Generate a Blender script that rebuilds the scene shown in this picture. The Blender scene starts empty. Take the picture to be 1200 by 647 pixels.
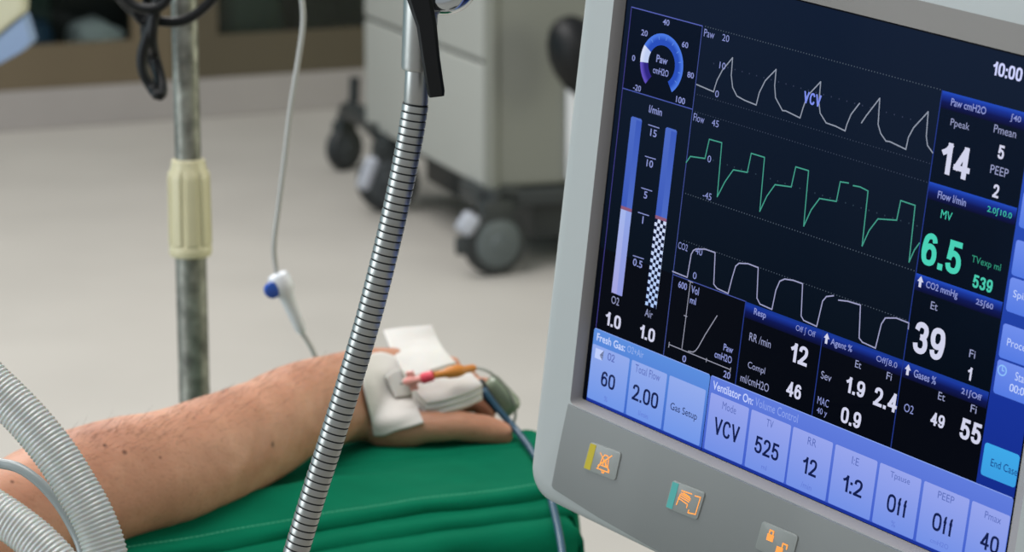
import bpy, bmesh, math, random
from mathutils import Vector, Matrix, noise
from mathutils.bvhtree import BVHTree

SC = bpy.context.scene
COL = SC.collection
random.seed(7)

# ------------------------------------------------------------------ camera, world, lights, exposure
F = 3000.0                       # focal length in pixels of the 1200 x 647 frame
CW, CH = 600.0, 323.5
CAM_H = 1.25
PITCH = math.radians(12)
cam_data = bpy.data.cameras.new('camera')
cam_data.sensor_width = 36.0
cam_data.lens = 36.0 * F / 1200.0
cam_data.clip_start = 0.05
cam_data.dof.use_dof = True
cam_data.dof.focus_distance = 1.31
cam_data.dof.aperture_fstop = 13.5
cam = bpy.data.objects.new('camera', cam_data)
COL.objects.link(cam)
cam.location = (0, 0, CAM_H)
cam.rotation_euler = (math.radians(90) - PITCH, 0, 0)
SC.camera = cam
CAMM = Matrix.Translation((0, 0, CAM_H)) @ Matrix.Rotation(math.radians(90) - PITCH, 4, 'X')

world = bpy.data.worlds.new('world')
SC.world = world
world.use_nodes = True
world.node_tree.nodes['Background'].inputs[0].default_value = (0.92, 0.96, 1.0, 1)
world.node_tree.nodes['Background'].inputs[1].default_value = 0.46


def area(name, loc, size, energy, color, rot=(0, 0, 0)):
    d = bpy.data.lights.new(name, 'AREA')
    d.shape = 'RECTANGLE'
    d.size, d.size_y = size
    d.energy = energy
    d.color = color
    o = bpy.data.objects.new(name, d)
    COL.objects.link(o)
    o.location = loc
    o.rotation_euler = rot


area('ceiling_lamp_near', (-0.6, 1.7, 2.9), (1.6, 1.2), 40, (1.0, 0.985, 0.97))
area('ceiling_lamp_middle', (-1.4, 4.6, 2.9), (1.8, 1.8), 86, (1.0, 0.98, 0.965))
area('ceiling_lamp_far', (-1.8, 6.7, 2.9), (1.6, 1.2), 34, (1.0, 0.97, 0.92))
area('fill_light_left', (-3.6, 0.6, 1.6), (2.4, 1.8), 78, (0.92, 0.96, 1.0), (0, math.radians(-84), 0))  # added soft fill aimed at the monitor front, not a real window
area('fill_light_right', (3.6, 2.9, 1.6), (1.6, 1.8), 46, (1.0, 1.0, 0.84), (0, math.radians(84), 0))  # added yellowish lamp that tints the gooseneck's right edge, no window there

SC.view_settings.view_transform = 'Standard'
SC.view_settings.look = 'None'
SC.view_settings.gamma = 1
SC.view_settings.use_curve_mapping = False
SC.view_settings.exposure = 0.0


# ------------------------------------------------------------------ helpers
def lin(c):
    return tuple(((v / 255) / 12.92 if v / 255 <= 0.04045 else ((v / 255 + 0.055) / 1.055) ** 2.4) for v in c[:3])


def ray(px, py):
    return (CAMM.to_3x3() @ Vector(((px - CW) / F, (CH - py) / F, -1.0)))


def at(px, py, y):               # point of the place seen at a pixel, y metres ahead of the camera
    d = ray(px, py)
    return Vector((0, 0, CAM_H)) + d * (y / d.y)


def G(px, py, z=0.0):            # the same, at height z
    d = ray(px, py)
    return Vector((0, 0, CAM_H)) + d * ((z - CAM_H) / d.z)


def mat(name, color, rough=0.5, metal=0.0, emit=None, strength=1.0, sss=0.0, spec=0.5, coat=0.0,
        var=0.0, vscale=20.0, bump=0.0, bscale=200.0, trans=0.0):
    m = bpy.data.materials.new(name)
    m.use_nodes = True
    nt = m.node_tree
    b = nt.nodes['Principled BSDF']
    b.inputs['Base Color'].default_value = (*lin(color), 1)
    b.inputs['Roughness'].default_value = rough
    b.inputs['Metallic'].default_value = metal
    b.inputs['Specular IOR Level'].default_value = spec
    b.inputs['Coat Weight'].default_value = coat
    b.inputs['Transmission Weight'].default_value = trans
    if sss:
        b.inputs['Subsurface Weight'].default_value = sss
        b.inputs['Subsurface Radius'].default_value = (0.02, 0.008, 0.004)
        b.inputs['Subsurface Scale'].default_value = 0.5
    if emit:
        b.inputs['Emission Color'].default_value = (*lin(emit), 1)
        b.inputs['Emission Strength'].default_value = strength
    tc = nt.nodes.new('ShaderNodeTexCoord')
    if var:
        n = nt.nodes.new('ShaderNodeTexNoise')
        n.inputs['Scale'].default_value = vscale
        n.inputs['Detail'].default_value = 5
        nt.links.new(tc.outputs['Object'], n.inputs['Vector'])
        mr = nt.nodes.new('ShaderNodeMapRange')
        mr.inputs['From Min'].default_value = 0.3
        mr.inputs['From Max'].default_value = 0.7
        mr.inputs['To Min'].default_value = 1 - var
        mr.inputs['To Max'].default_value = 1 + var
        nt.links.new(n.outputs['Fac'], mr.inputs['Value'])
        mx = nt.nodes.new('ShaderNodeVectorMath')
        mx.operation = 'SCALE'
        mx.inputs[0].default_value = lin(color)
        nt.links.new(mr.outputs['Result'], mx.inputs['Scale'])
        nt.links.new(mx.outputs['Vector'], b.inputs['Base Color'])
    if bump:
        n2 = nt.nodes.new('ShaderNodeTexNoise')
        n2.inputs['Scale'].default_value = bscale
        n2.inputs['Detail'].default_value = 4
        nt.links.new(tc.outputs['Object'], n2.inputs['Vector'])
        bp = nt.nodes.new('ShaderNodeBump')
        bp.inputs['Strength'].default_value = bump
        bp.inputs['Distance'].default_value = 0.001
        nt.links.new(n2.outputs['Fac'], bp.inputs['Height'])
        nt.links.new(bp.outputs['Normal'], b.inputs['Normal'])
    return m


def empty(name, loc=(0, 0, 0)):
    o = bpy.data.objects.new(name, None)
    o.empty_display_size = 0.05
    COL.objects.link(o)
    o.location = loc
    return o


def tag(o, label=None, cat=None, group=None, kind=None):
    if label:
        o['label'] = label
    if cat:
        o['category'] = cat
    if group:
        o['group'] = group
    if kind:
        o['kind'] = kind
    return o


def obj(name, verts, faces, mats, parent=None, smooth=True, fmat=None, world_space=True):
    me = bpy.data.meshes.new(name)
    if parent is not None and world_space:
        off = wloc(parent)
        verts = [Vector(v) - off for v in verts]
    me.from_pydata([tuple(v) for v in verts], [], faces)
    for m in (mats if isinstance(mats, (list, tuple)) else [mats]):
        me.materials.append(m)
    if fmat:
        me.polygons.foreach_set('material_index', fmat)
    me.polygons.foreach_set('use_smooth', [smooth] * len(me.polygons))
    me.update()
    o = bpy.data.objects.new(name, me)
    COL.objects.link(o)
    if parent is not None:
        o.parent = parent
    return o


def wloc(o):
    v = Vector(o.location)
    while o.parent is not None:
        o = o.parent
        v += Vector(o.location)
    return v


class MB:
    def __init__(self):
        self.v, self.f, self.m = [], [], []

    def add(self, verts, faces, mi=0):
        k = len(self.v)
        self.v += [Vector(p) for p in verts]
        self.f += [tuple(i + k for i in fc) for fc in faces]
        self.m += [mi] * len(faces)

    def build(self, name, mats, parent=None, smooth=False, ang=None, world_space=True):
        o = obj(name, self.v, self.f, mats, parent, smooth, self.m, world_space)
        if ang:
            o.data.polygons.foreach_set('use_smooth', [True] * len(o.data.polygons))
            o.data.set_sharp_from_angle(angle=math.radians(ang))
        return o

    def bevel_box(self, lo, hi, bev=0.004, M=None, mi=0, seg=2):
        bm = bmesh.new()
        bmesh.ops.create_cube(bm, size=1)
        lo, hi = Vector(lo), Vector(hi)
        for v in bm.verts:
            v.co = Vector([(lo[i] + hi[i]) / 2 + v.co[i] * (hi[i] - lo[i]) for i in range(3)])
        if bev:
            bmesh.ops.bevel(bm, geom=bm.edges[:], offset=bev, segments=seg, profile=0.6, affect='EDGES')
        self.from_bm(bm, M, mi)

    def from_bm(self, bm, M=None, mi=0):
        bm.verts.ensure_lookup_table()
        bm.verts.index_update()
        vs = [(M @ v.co if M else v.co.copy()) for v in bm.verts]
        fs = [[v.index for v in f.verts] for f in bm.faces]
        self.add(vs, fs, mi)
        bm.free()

    def lathe(self, prof, M, n=32, mi=0, cap=True):
        vs, fs = [], []
        for r, z in prof:
            for k in range(n):
                a = 2 * math.pi * k / n
                vs.append(M @ Vector((r * math.cos(a), r * math.sin(a), z)))
        for i in range(len(prof) - 1):
            for k in range(n):
                fs.append((i * n + k, i * n + (k + 1) % n, (i + 1) * n + (k + 1) % n, (i + 1) * n + k))
        if cap:
            fs.append(tuple(range(n))[::-1])
            fs.append(tuple((len(prof) - 1) * n + k for k in range(n)))
        self.add(vs, fs, mi)

    def tube(self, pts, r, n=12, mi=0, cap=True):
        rr = r if isinstance(r, (list, tuple)) else [r] * len(pts)
        frs = frames(pts)
        vs, fs = [], []
        for p, (t, a, b), q in zip(pts, frs, rr):
            for k in range(n):
                an = 2 * math.pi * k / n
                vs.append(p + (a * math.cos(an) + b * math.sin(an)) * q)
        for i in range(len(pts) - 1):
            for k in range(n):
                fs.append((i * n + k, i * n + (k + 1) % n, (i + 1) * n + (k + 1) % n, (i + 1) * n + k))
        if cap:
            fs.append(tuple(range(n))[::-1])
            fs.append(tuple((len(pts) - 1) * n + k for k in range(n)))
        self.add(vs, fs, mi)


def cr(p0, p1, p2, p3, t):
    return 0.5 * ((2 * p1) + (p2 - p0) * t + (2 * p0 - 5 * p1 + 4 * p2 - p3) * t * t + (3 * p1 - p0 - 3 * p2 + p3) * t ** 3)


def spline(pts, step):
    pts = [Vector(p) for p in pts]
    e = [pts[0] * 2 - pts[1]] + pts + [pts[-1] * 2 - pts[-2]]
    fine = []
    for i in range(len(pts) - 1):
        for k in range(24):
            fine.append(cr(e[i], e[i + 1], e[i + 2], e[i + 3], k / 24))
    fine.append(pts[-1])
    L = [0]
    for a, b in zip(fine, fine[1:]):
        L.append(L[-1] + (b - a).length)
    n = max(2, int(round(L[-1] / step)))
    out, j = [], 0
    for i in range(n + 1):
        s = L[-1] * i / n
        while j < len(L) - 2 and L[j + 1] < s:
            j += 1
        d = L[j + 1] - L[j]
        out.append(fine[j].lerp(fine[j + 1], (s - L[j]) / d if d else 0))
    return out


def frames(pts):
    out = []
    prev = None
    for i, p in enumerate(pts):
        t = (pts[min(i + 1, len(pts) - 1)] - pts[max(i - 1, 0)]).normalized()
        if prev is None:
            ref = Vector((0, 1, 0)) if abs(t.y) < 0.9 else Vector((1, 0, 0))
            a = (ref - t * ref.dot(t)).normalized()
        else:
            a = (prev - t * prev.dot(t)).normalized()
        prev = a
        out.append((t, a, t.cross(a)))
    return out


def ribbed(pts, r, pitch, prof):
    """tube whose radius follows prof (list of (fraction of pitch, radius factor, material)) along its length"""
    P = spline(pts, pitch)
    fr = frames(P)
    vs, fs, ms = [], [], []
    n = 24
    rows = 0
    for i in range(len(P) - 1):
        for q, k, mi in prof:
            c = P[i].lerp(P[i + 1], q)
            a = fr[i][1].lerp(fr[i + 1][1], q).normalized()
            b = fr[i][2].lerp(fr[i + 1][2], q).normalized()
            for j in range(n):
                an = 2 * math.pi * j / n
                vs.append(c + (a * math.cos(an) + b * math.sin(an)) * r * k)
            if rows:
                for j in range(n):
                    fs.append(((rows - 1) * n + j, (rows - 1) * n + (j + 1) % n, rows * n + (j + 1) % n, rows * n + j))
                    ms.append(mi)
            rows += 1
    return vs, fs, ms


def patch(ctrl, nu, nv, disp=None):
    """smooth surface through a grid of control points"""
    R = [[Vector(p) for p in row] for row in ctrl]
    rows = []
    for row in R:
        e = [row[0] * 2 - row[1]] + row + [row[-1] * 2 - row[-2]]
        out = []
        for k in range(nu + 1):
            u = k / nu * (len(row) - 1)
            i = min(int(u), len(row) - 2)
            out.append(cr(e[i], e[i + 1], e[i + 2], e[i + 3], u - i))
        rows.append(out)
    e = [[a * 2 - b for a, b in zip(rows[0], rows[1])]] + rows + [[a * 2 - b for a, b in zip(rows[-1], rows[-2])]]
    vs = []
    for k in range(nv + 1):
        v = k / nv * (len(rows) - 1)
        i = min(int(v), len(rows) - 2)
        for j in range(nu + 1):
            p = cr(e[i][j], e[i + 1][j], e[i + 2][j], e[i + 3][j], v - i)
            if disp:
                p = disp(p, j / nu, k / nv)
            vs.append(p)
    fs = [(k * (nu + 1) + j, k * (nu + 1) + j + 1, (k + 1) * (nu + 1) + j + 1, (k + 1) * (nu + 1) + j)
          for k in range(nv) for j in range(nu)]
    return vs, fs


def thicken(o, t, offset=0.0, bev=0):
    m = o.modifiers.new('thickness', 'SOLIDIFY')
    m.thickness = t
    m.offset = offset
    if bev:
        b = o.modifiers.new('rounding', 'BEVEL')
        b.width = bev
        b.segments = 3
        b.limit_method = 'ANGLE'
    return o


# ------------------------------------------------------------------ materials
M_floor = mat('vinyl_floor', (179, 175, 168), rough=0.42, spec=0.35, var=0.05, vscale=2.2, bump=0.05, bscale=60)
M_base = mat('cove_base', (160, 155, 152), rough=0.5, var=0.03, vscale=6)
M_wall = mat('painted_wall', (150, 145, 132), rough=0.8, var=0.03, vscale=3)
M_wallL = mat('pale_blue_wall', (120, 170, 190), rough=0.8)
M_wallR = mat('pale_yellow_wall', (190, 195, 120), rough=0.8)
M_taupe = mat('taupe_steel', (104, 92, 72), rough=0.55, var=0.05, vscale=3)
M_taupe2 = mat('olive_steel', (84, 76, 60), rough=0.55, var=0.05, vscale=3)
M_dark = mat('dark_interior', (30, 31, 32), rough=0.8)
M_blackrub = mat('black_rubber', (11, 13, 15), rough=0.45, spec=0.3)
M_tyre = mat('grey_black_tyre', (34, 38, 40), rough=0.6)
M_hub = mat('grey_hub', (84, 92, 94), rough=0.5)
M_castor_hub = mat('dark_hub', (56, 61, 64), rough=0.55)
M_silverhub = mat('silver_guard', (168, 172, 182), rough=0.35)
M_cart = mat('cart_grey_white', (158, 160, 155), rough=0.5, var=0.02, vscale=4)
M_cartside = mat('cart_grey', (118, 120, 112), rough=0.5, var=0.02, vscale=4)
M_frame = mat('dark_frame', (40, 45, 46), rough=0.5)
M_white = mat('white_plastic', (215, 218, 222), rough=0.4)
M_cream = mat('cream_plastic', (204, 196, 160), rough=0.42, var=0.03, vscale=40)
M_blueP = mat('blue_plastic', (30, 80, 175), rough=0.4)
M_house = mat('housing_plastic', (170, 175, 174), rough=0.45, spec=0.4)
M_panel = mat('panel_grey', (126, 129, 128), rough=0.5, spec=0.4)
M_bezel = mat('bezel_grey', (154, 150, 147), rough=0.5, spec=0.4)
M_pad = mat('button_grey', (146, 150, 147), rough=0.45)
M_yellow = mat('yellow_mark', (190, 172, 30), rough=0.5)
M_teal = mat('teal_mark', (80, 176, 170), rough=0.5)
M_orange = mat('orange_icon', (230, 150, 60), rough=0.5, emit=(250, 150, 56), strength=0.8)
M_blacksc = mat('screen_edge', (6, 8, 12), rough=0.3)
M_cyl = mat('brushed_metal', (168, 169, 166), rough=0.4, metal=1.0, var=0.06, vscale=60)
M_groove = mat('groove', (34, 38, 40), rough=0.6, metal=0.3)
M_galv = mat('galvanised_steel', (134, 134, 126), rough=0.42, metal=0.6, var=0.5, vscale=75, bump=0.1, bscale=120)
M_chrome = mat('chrome', (190, 195, 198), rough=0.12, metal=1.0)
M_hose = mat('translucent_hose', (200, 204, 200), rough=0.3, sss=0.3, spec=0.6, coat=0.2)
M_hoseS = mat('smooth_grey_tube', (150, 158, 158), rough=0.3, spec=0.6)
M_line = mat('clear_tubing', (172, 172, 168), rough=0.25, spec=0.6)
M_green = mat('green_cotton', (5, 102, 73), rough=0.9, spec=0.05, var=0.07, vscale=30, bump=0.35, bscale=900)
M_greenD = mat('green_thread', (72, 160, 126), rough=0.8, spec=0.2)
M_gauze = mat('white_gauze', (214, 211, 205), rough=0.95, spec=0.1, bump=0.5, bscale=1200, sss=0.1)
M_tape = mat('white_dressing', (218, 214, 208), rough=0.7, spec=0.3, bump=0.3, bscale=500)
M_pink = mat('pink_plastic', (225, 70, 88), rough=0.35)
M_pinkL = mat('pale_pink_plastic', (236, 160, 150), rough=0.35)
M_amber = mat('orange_stopper', (205, 128, 48), rough=0.38)
M_cable = mat('blue_cable', (28, 72, 96), rough=0.4)
M_clip = mat('clear_clip', (128, 140, 118), rough=0.25, spec=0.6)
M_cloudblue = mat('pale_blue_vinyl', (134, 156, 190), rough=0.6)
M_creamV = mat('cream_vinyl', (200, 198, 172), rough=0.6)


def glass_mat():
    m = bpy.data.materials.new('door_glass')
    m.use_nodes = True
    nt = m.node_tree
    nt.nodes.clear()
    o = nt.nodes.new('ShaderNodeOutputMaterial')
    mix = nt.nodes.new('ShaderNodeMixShader')
    fr = nt.nodes.new('ShaderNodeFresnel')
    fr.inputs[0].default_value = 1.45
    t = nt.nodes.new('ShaderNodeBsdfTransparent')
    t.inputs[0].default_value = (0.86, 0.92, 0.90, 1)
    g = nt.nodes.new('ShaderNodeBsdfGlossy')
    g.inputs['Roughness'].default_value = 0.05
    nt.links.new(fr.outputs[0], mix.inputs[0])
    nt.links.new(t.outputs[0], mix.inputs[1])
    nt.links.new(g.outputs[0], mix.inputs[2])
    nt.links.new(mix.outputs[0], o.inputs[0])
    return m


M_glass = glass_mat()


def screen_mat():
    m = bpy.data.materials.new('screen_graphics')
    m.use_nodes = True
    nt = m.node_tree
    b = nt.nodes['Principled BSDF']
    b.inputs['Base Color'].default_value = (0.0, 0.0, 0.0, 1)
    b.inputs['Roughness'].default_value = 0.35
    b.inputs['Specular IOR Level'].default_value = 0.15
    b.inputs['IOR'].default_value = 1.12
    a = nt.nodes.new('ShaderNodeVertexColor')
    a.layer_name = 'Col'
    nt.links.new(a.outputs['Color'], b.inputs['Emission Color'])
    b.inputs['Emission Strength'].default_value = 1.0
    return m


M_screen = screen_mat()


def skin_mat(moles):
    m = bpy.data.materials.new('skin')
    m.use_nodes = True
    nt = m.node_tree
    L = nt.links
    b = nt.nodes['Principled BSDF']
    b.inputs['Roughness'].default_value = 0.52
    b.inputs['Specular IOR Level'].default_value = 0.35
    b.inputs['Subsurface Weight'].default_value = 0.25
    b.inputs['Subsurface Radius'].default_value = (0.012, 0.004, 0.002)
    b.inputs['Subsurface Scale'].default_value = 0.6
    geo = nt.nodes.new('ShaderNodeNewGeometry')
    n = nt.nodes.new('ShaderNodeTexNoise')
    n.inputs['Scale'].default_value = 22
    n.inputs['Detail'].default_value = 6
    L.new(geo.outputs['Position'], n.inputs['Vector'])
    rp = nt.nodes.new('ShaderNodeValToRGB')
    rp.color_ramp.elements[0].position = 0.3
    rp.color_ramp.elements[0].color = (*lin((176, 122, 96)), 1)
    rp.color_ramp.elements[1].position = 0.72
    rp.color_ramp.elements[1].color = (*lin((206, 154, 126)), 1)
    L.new(n.outputs['Fac'], rp.inputs['Fac'])
    # fine short hairs lying across the forearm
    mp = nt.nodes.new('ShaderNodeMapping')
    mp.inputs['Rotation'].default_value = (0, 0.5, 0.5)
    mp.inputs['Scale'].default_value = (60, 500, 500)
    L.new(geo.outputs['Position'], mp.inputs['Vector'])
    h = nt.nodes.new('ShaderNodeTexNoise')
    h.inputs['Scale'].default_value = 1.0
    h.inputs['Detail'].default_value = 3
    L.new(mp.outputs['Vector'], h.inputs['Vector'])
    hr = nt.nodes.new('ShaderNodeValToRGB')
    hr.color_ramp.elements[0].position = 0.28
    hr.color_ramp.elements[0].color = (0.80, 0.77, 0.73, 1)
    hr.color_ramp.elements[1].position = 0.46
    hr.color_ramp.elements[1].color = (1, 1, 1, 1)
    L.new(h.outputs['Fac'], hr.inputs['Fac'])
    mu = nt.nodes.new('ShaderNodeMix')
    mu.data_type = 'RGBA'
    mu.blend_type = 'MULTIPLY'
    mu.inputs[0].default_value = 0.8
    L.new(rp.outputs['Color'], mu.inputs[6])
    L.new(hr.outputs['Color'], mu.inputs[7])
    last = mu.outputs[2]
    for p, r in moles:
        d = nt.nodes.new('ShaderNodeVectorMath')
        d.operation = 'DISTANCE'
        d.inputs[1].default_value = p
        L.new(geo.outputs['Position'], d.inputs[0])
        mr = nt.nodes.new('ShaderNodeMapRange')
        mr.inputs['From Min'].default_value = r * 0.6
        mr.inputs['From Max'].default_value = r * 1.3
        mr.inputs['To Min'].default_value = 0.75
        mr.inputs['To Max'].default_value = 0.0
        L.new(d.outputs['Value'], mr.inputs['Value'])
        mm = nt.nodes.new('ShaderNodeMix')
        mm.data_type = 'RGBA'
        L.new(mr.outputs['Result'], mm.inputs[0])
        L.new(last, mm.inputs[6])
        mm.inputs[7].default_value = (*lin((80, 45, 34)), 1)
        last = mm.outputs[2]
    L.new(last, b.inputs['Base Color'])
    bp = nt.nodes.new('ShaderNodeBump')
    bp.inputs['Strength'].default_value = 0.25
    bp.inputs['Distance'].default_value = 0.001
    L.new(h.outputs['Fac'], bp.inputs['Height'])
    L.new(bp.outputs['Normal'], b.inputs['Normal'])
    return m


# ------------------------------------------------------------------ the room
o = obj('floor', [(-4, -2, 0), (5, -2, 0), (5, 13, 0), (-4, 13, 0)], [(0, 1, 2, 3)], M_floor)
tag(o, kind='structure')
A = G(0, 155)
B = G(420, 125)
wd = (B - A).normalized()                     # along the back wall
wn = Vector((wd.y, -wd.x, 0))                 # out of the wall, towards the camera
WL = A - wd * 2.2


def wallpt(s, z, d=0.0):
    return A + wd * s + wn * d + Vector((0, 0, z))


def MW(s, d=0.0, z=0.0):
    M = Matrix.Identity(4)
    for i in range(3):
        M[i][0] = wd[i]
        M[i][1] = -wn[i]
        M[i][2] = (0, 0, 1)[i]
        M[i][3] = wallpt(s, z, d)[i]
    return M


mb = MB()
mb.bevel_box((-2.2, 0.42, 0), (6.0, 0.5, 2.9), 0, MW(0))
tag(mb.build('wall_back', M_wall), kind='structure')
mb = MB()
prof = [(0, 0.0), (0, 0.13), (-0.0, 0.133), (0.42, 0.133)]
mb.bevel_box((-2.2, 0.0, 0), (6.0, 0.42, 0.13), 0.004, MW(0))
tag(mb.build('baseboard_back', M_base), kind='structure')
mb = MB()
mb.bevel_box((-4.1, -2, 0), (-4.0, 8.6, 2.9), 0)
tag(mb.build('wall_left', M_wallL), kind='structure')
mb = MB()
mb.bevel_box((5.0, -2, 0), (5.1, 13, 2.9), 0)
tag(mb.build('wall_right', M_wallR), kind='structure')


def s_of(px):                                 # distance along the wall plane seen at pixel x
    d = ray(px, 60)
    c = Vector((0, 0, CAM_H))
    t = (A - c).dot(wn) / d.dot(wn)
    return (c + d * t - A).dot(wd)


# glass fronted cabinets standing on the coved plinth
def cabinet(s0, s1, g0, g1, m, label):
    t = empty('storage_cabinet', wallpt(s0, 0.131))
    tag(t, label, 'cabinet', 'glass fronted cabinets along the back wall')
    M = MW(0)
    b = MB()
    z0, z1 = 0.131, 2.1
    b.bevel_box((s0, 0.02, z0), (s0 + 0.02, 0.40, z1), 0, M)
    b.bevel_box((s1 - 0.02, 0.02, z0), (s1, 0.40, z1), 0, M)
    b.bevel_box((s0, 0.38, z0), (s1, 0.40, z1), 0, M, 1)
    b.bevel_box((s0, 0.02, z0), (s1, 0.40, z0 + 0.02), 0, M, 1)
    b.bevel_box((s0, 0.02, z1 - 0.02), (s1, 0.40, z1), 0, M)
    b.bevel_box((s0 + 0.02, 0.05, 0.72), (s1 - 0.02, 0.38, 0.74), 0, M)
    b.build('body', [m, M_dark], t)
    b = MB()
    zb, zt = 0.272, 1.98
    gap = 0.003
    for lo, hi in (((s0 + gap, 0, z0), (g0, 0.02, z1)), ((g1, 0, z0), (s1 - gap, 0.02, z1)),
                   ((g0, 0, z0), (g1, 0.02, zb)), ((g0, 0, zt), (g1, 0.02, z1))):
        b.bevel_box(lo, hi, 0.0, M)
    d = b.build('door', m, t)
    b = MB()
    b.bevel_box((g0, 0.006, zb), (g1, 0.010, zt), 0, M)
    g = b.build('glass_pane', M_glass, d)
    return t


sL, sR = s_of(204), s_of(760)
cabinet(s_of(-330), sL, s_of(-280), s_of(155), M_taupe,
        'taupe glass fronted cabinet at left behind the metal pole, white and blue items inside')
cabinet(sL, sR, s_of(256), s_of(700), M_taupe2,
        'darker olive brown glass fronted cabinet between the metal pole and the white cart')


def soft_pack(name, s0, s1, d0, d1, z0, h, m, label, cat, seed):
    vs, fs = [], []
    bm = bmesh.new()
    bmesh.ops.create_cube(bm, size=1)
    bmesh.ops.subdivide_edges(bm, edges=bm.edges[:], cuts=7, use_grid_fill=True)
    for v in bm.verts:
        p = v.co * 2
        l = (abs(p.x) ** 4 + abs(p.y) ** 4 + abs(p.z) ** 4) ** 0.25
        p = p / max(l, 0.001) * (1 + 0.12 * noise.noise(p * 1.4 + Vector((seed, 0, 0))))
        sag = 1 - 0.35 * max(0, p.x) if name == 'folded_linen' else 1
        v.co = Vector(((s0 + s1) / 2 + p.x * (s1 - s0) / 2, (d0 + d1) / 2 + p.y * (d1 - d0) / 2,
                       z0 + h / 2 * 1.05 + p.z * h / 2 * sag))
    b = MB()
    b.from_bm(bm, MW(0))
    o = b.build(name, m, None, True)
    tag(o, label, cat)
    return o


M_linen = mat('grey_white_linen', (214, 214, 222), rough=0.9)
M_bluebox = mat('dark_blue_wrap', (46, 74, 104), rough=0.7)
M_dgreen = mat('dark_green_wrap', (36, 58, 52), rough=0.7)
zs = 0.152
soft_pack('folded_linen', s_of(96), s_of(154), 0.025, 0.20, zs, 0.18, M_linen,
          'crumpled grey white linen bundle behind the left cabinet glass', 'linen', 1)
soft_pack('wrapped_pack', s_of(34), s_of(72), 0.03, 0.25, zs, 0.19, M_bluebox,
          'small dark blue wrapped pack left of the white linen in the cabinet', 'pack', 4)
soft_pack('wrapped_pack', s_of(60), s_of(96), 0.30, 0.375, zs, 0.36, M_dgreen,
          'dark grey green wrapped pack behind the blue pack in the cabinet', 'pack', 7)
soft_pack('wrapped_pack', s_of(276), s_of(350), 0.08, 0.32, zs, 0.26, M_dgreen,
          'dark green wrapped pack in the cabinet left of the white cart', 'pack', 9)
soft_pack('folded_linen', s_of(362), s_of(410), 0.08, 0.30, zs, 0.22, M_dark,
          'dark folded linen in the cabinet right beside the white cart', 'linen', 12)

# ------------------------------------------------------------------ white equipment cart on castors
CA = G(573, 222, 0.20)
CA.z = 0
CB = G(496, 181.5, 0.20)
CB.z = 0
cf = (CB - CA).normalized()                  # along the long front, away from the camera
crr = Vector((cf.y, -cf.x, 0))               # along the short side, to the right
MC = Matrix.Identity(4)
for i in range(3):
    MC[i][0] = crr[i]
    MC[i][1] = cf[i]
    MC[i][2] = (0, 0, 1)[i]
    MC[i][3] = CA[i]
cart_len = 1.04
cart = empty('equipment_cart', CA)
tag(cart, 'grey white drawer cart on dark castors standing behind the monitor', 'cart')
b = MB()
b.bevel_box((0.012, 0.0, 0.20), (0.52, cart_len, 1.02), 0.018, MC, 0, 4)
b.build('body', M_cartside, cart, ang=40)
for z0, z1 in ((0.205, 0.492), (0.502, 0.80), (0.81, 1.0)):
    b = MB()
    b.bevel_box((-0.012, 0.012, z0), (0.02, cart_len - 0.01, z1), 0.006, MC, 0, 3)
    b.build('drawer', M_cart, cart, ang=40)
b = MB()
b.lathe([(0.020, 0.2), (0.020, 1.02)], MC @ Matrix.Translation((0.012, 0.012, 0)), 20)
b.build('corner_post', M_cartside, cart, ang=40)
b = MB()
b.bevel_box((0.0, -0.01, 0.155), (0.54, 0.055, 0.198), 0.008, MC, 0)
b.bevel_box((0.05, 0.0, 0.16), (0.50, cart_len, 0.198), 0.008, MC, 0)
b.bevel_box((0.13, 0.06, 0.06), (0.50, cart_len - 0.1, 0.165), 0.008, MC, 0)  # dark block added to deepen the shadow beneath the cart
b.bevel_box((-0.03, -0.01, 0.152), (0.08, 0.14, 0.205), 0.012, MC, 0)
b.build('base_frame', M_frame, cart, ang=40)
b = MB()
b.bevel_box((0.19, -0.018, 0.215), (0.40, 0.0, 0.44), 0.006, MC, 0)
b.build('side_panel', M_white, cart, ang=40)
b = MB()
# outrigger leg reaching the far left castor
pa = MC @ Vector((-0.0, 0.90, 0.20))
pb = G(405, 198) + Vector((0.01, 0, 0.17))
b.tube(spline([pa, pa.lerp(pb, 0.5) + Vector((0, 0, 0.012)), pb], 0.03), 0.03, 10)
b.tube([pb + Vector((0.015, 0, 0.0)), pb + Vector((0.02, 0, 0.10))], 0.016, 10)
b.build('outrigger', M_frame, cart, ang=40)


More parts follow.
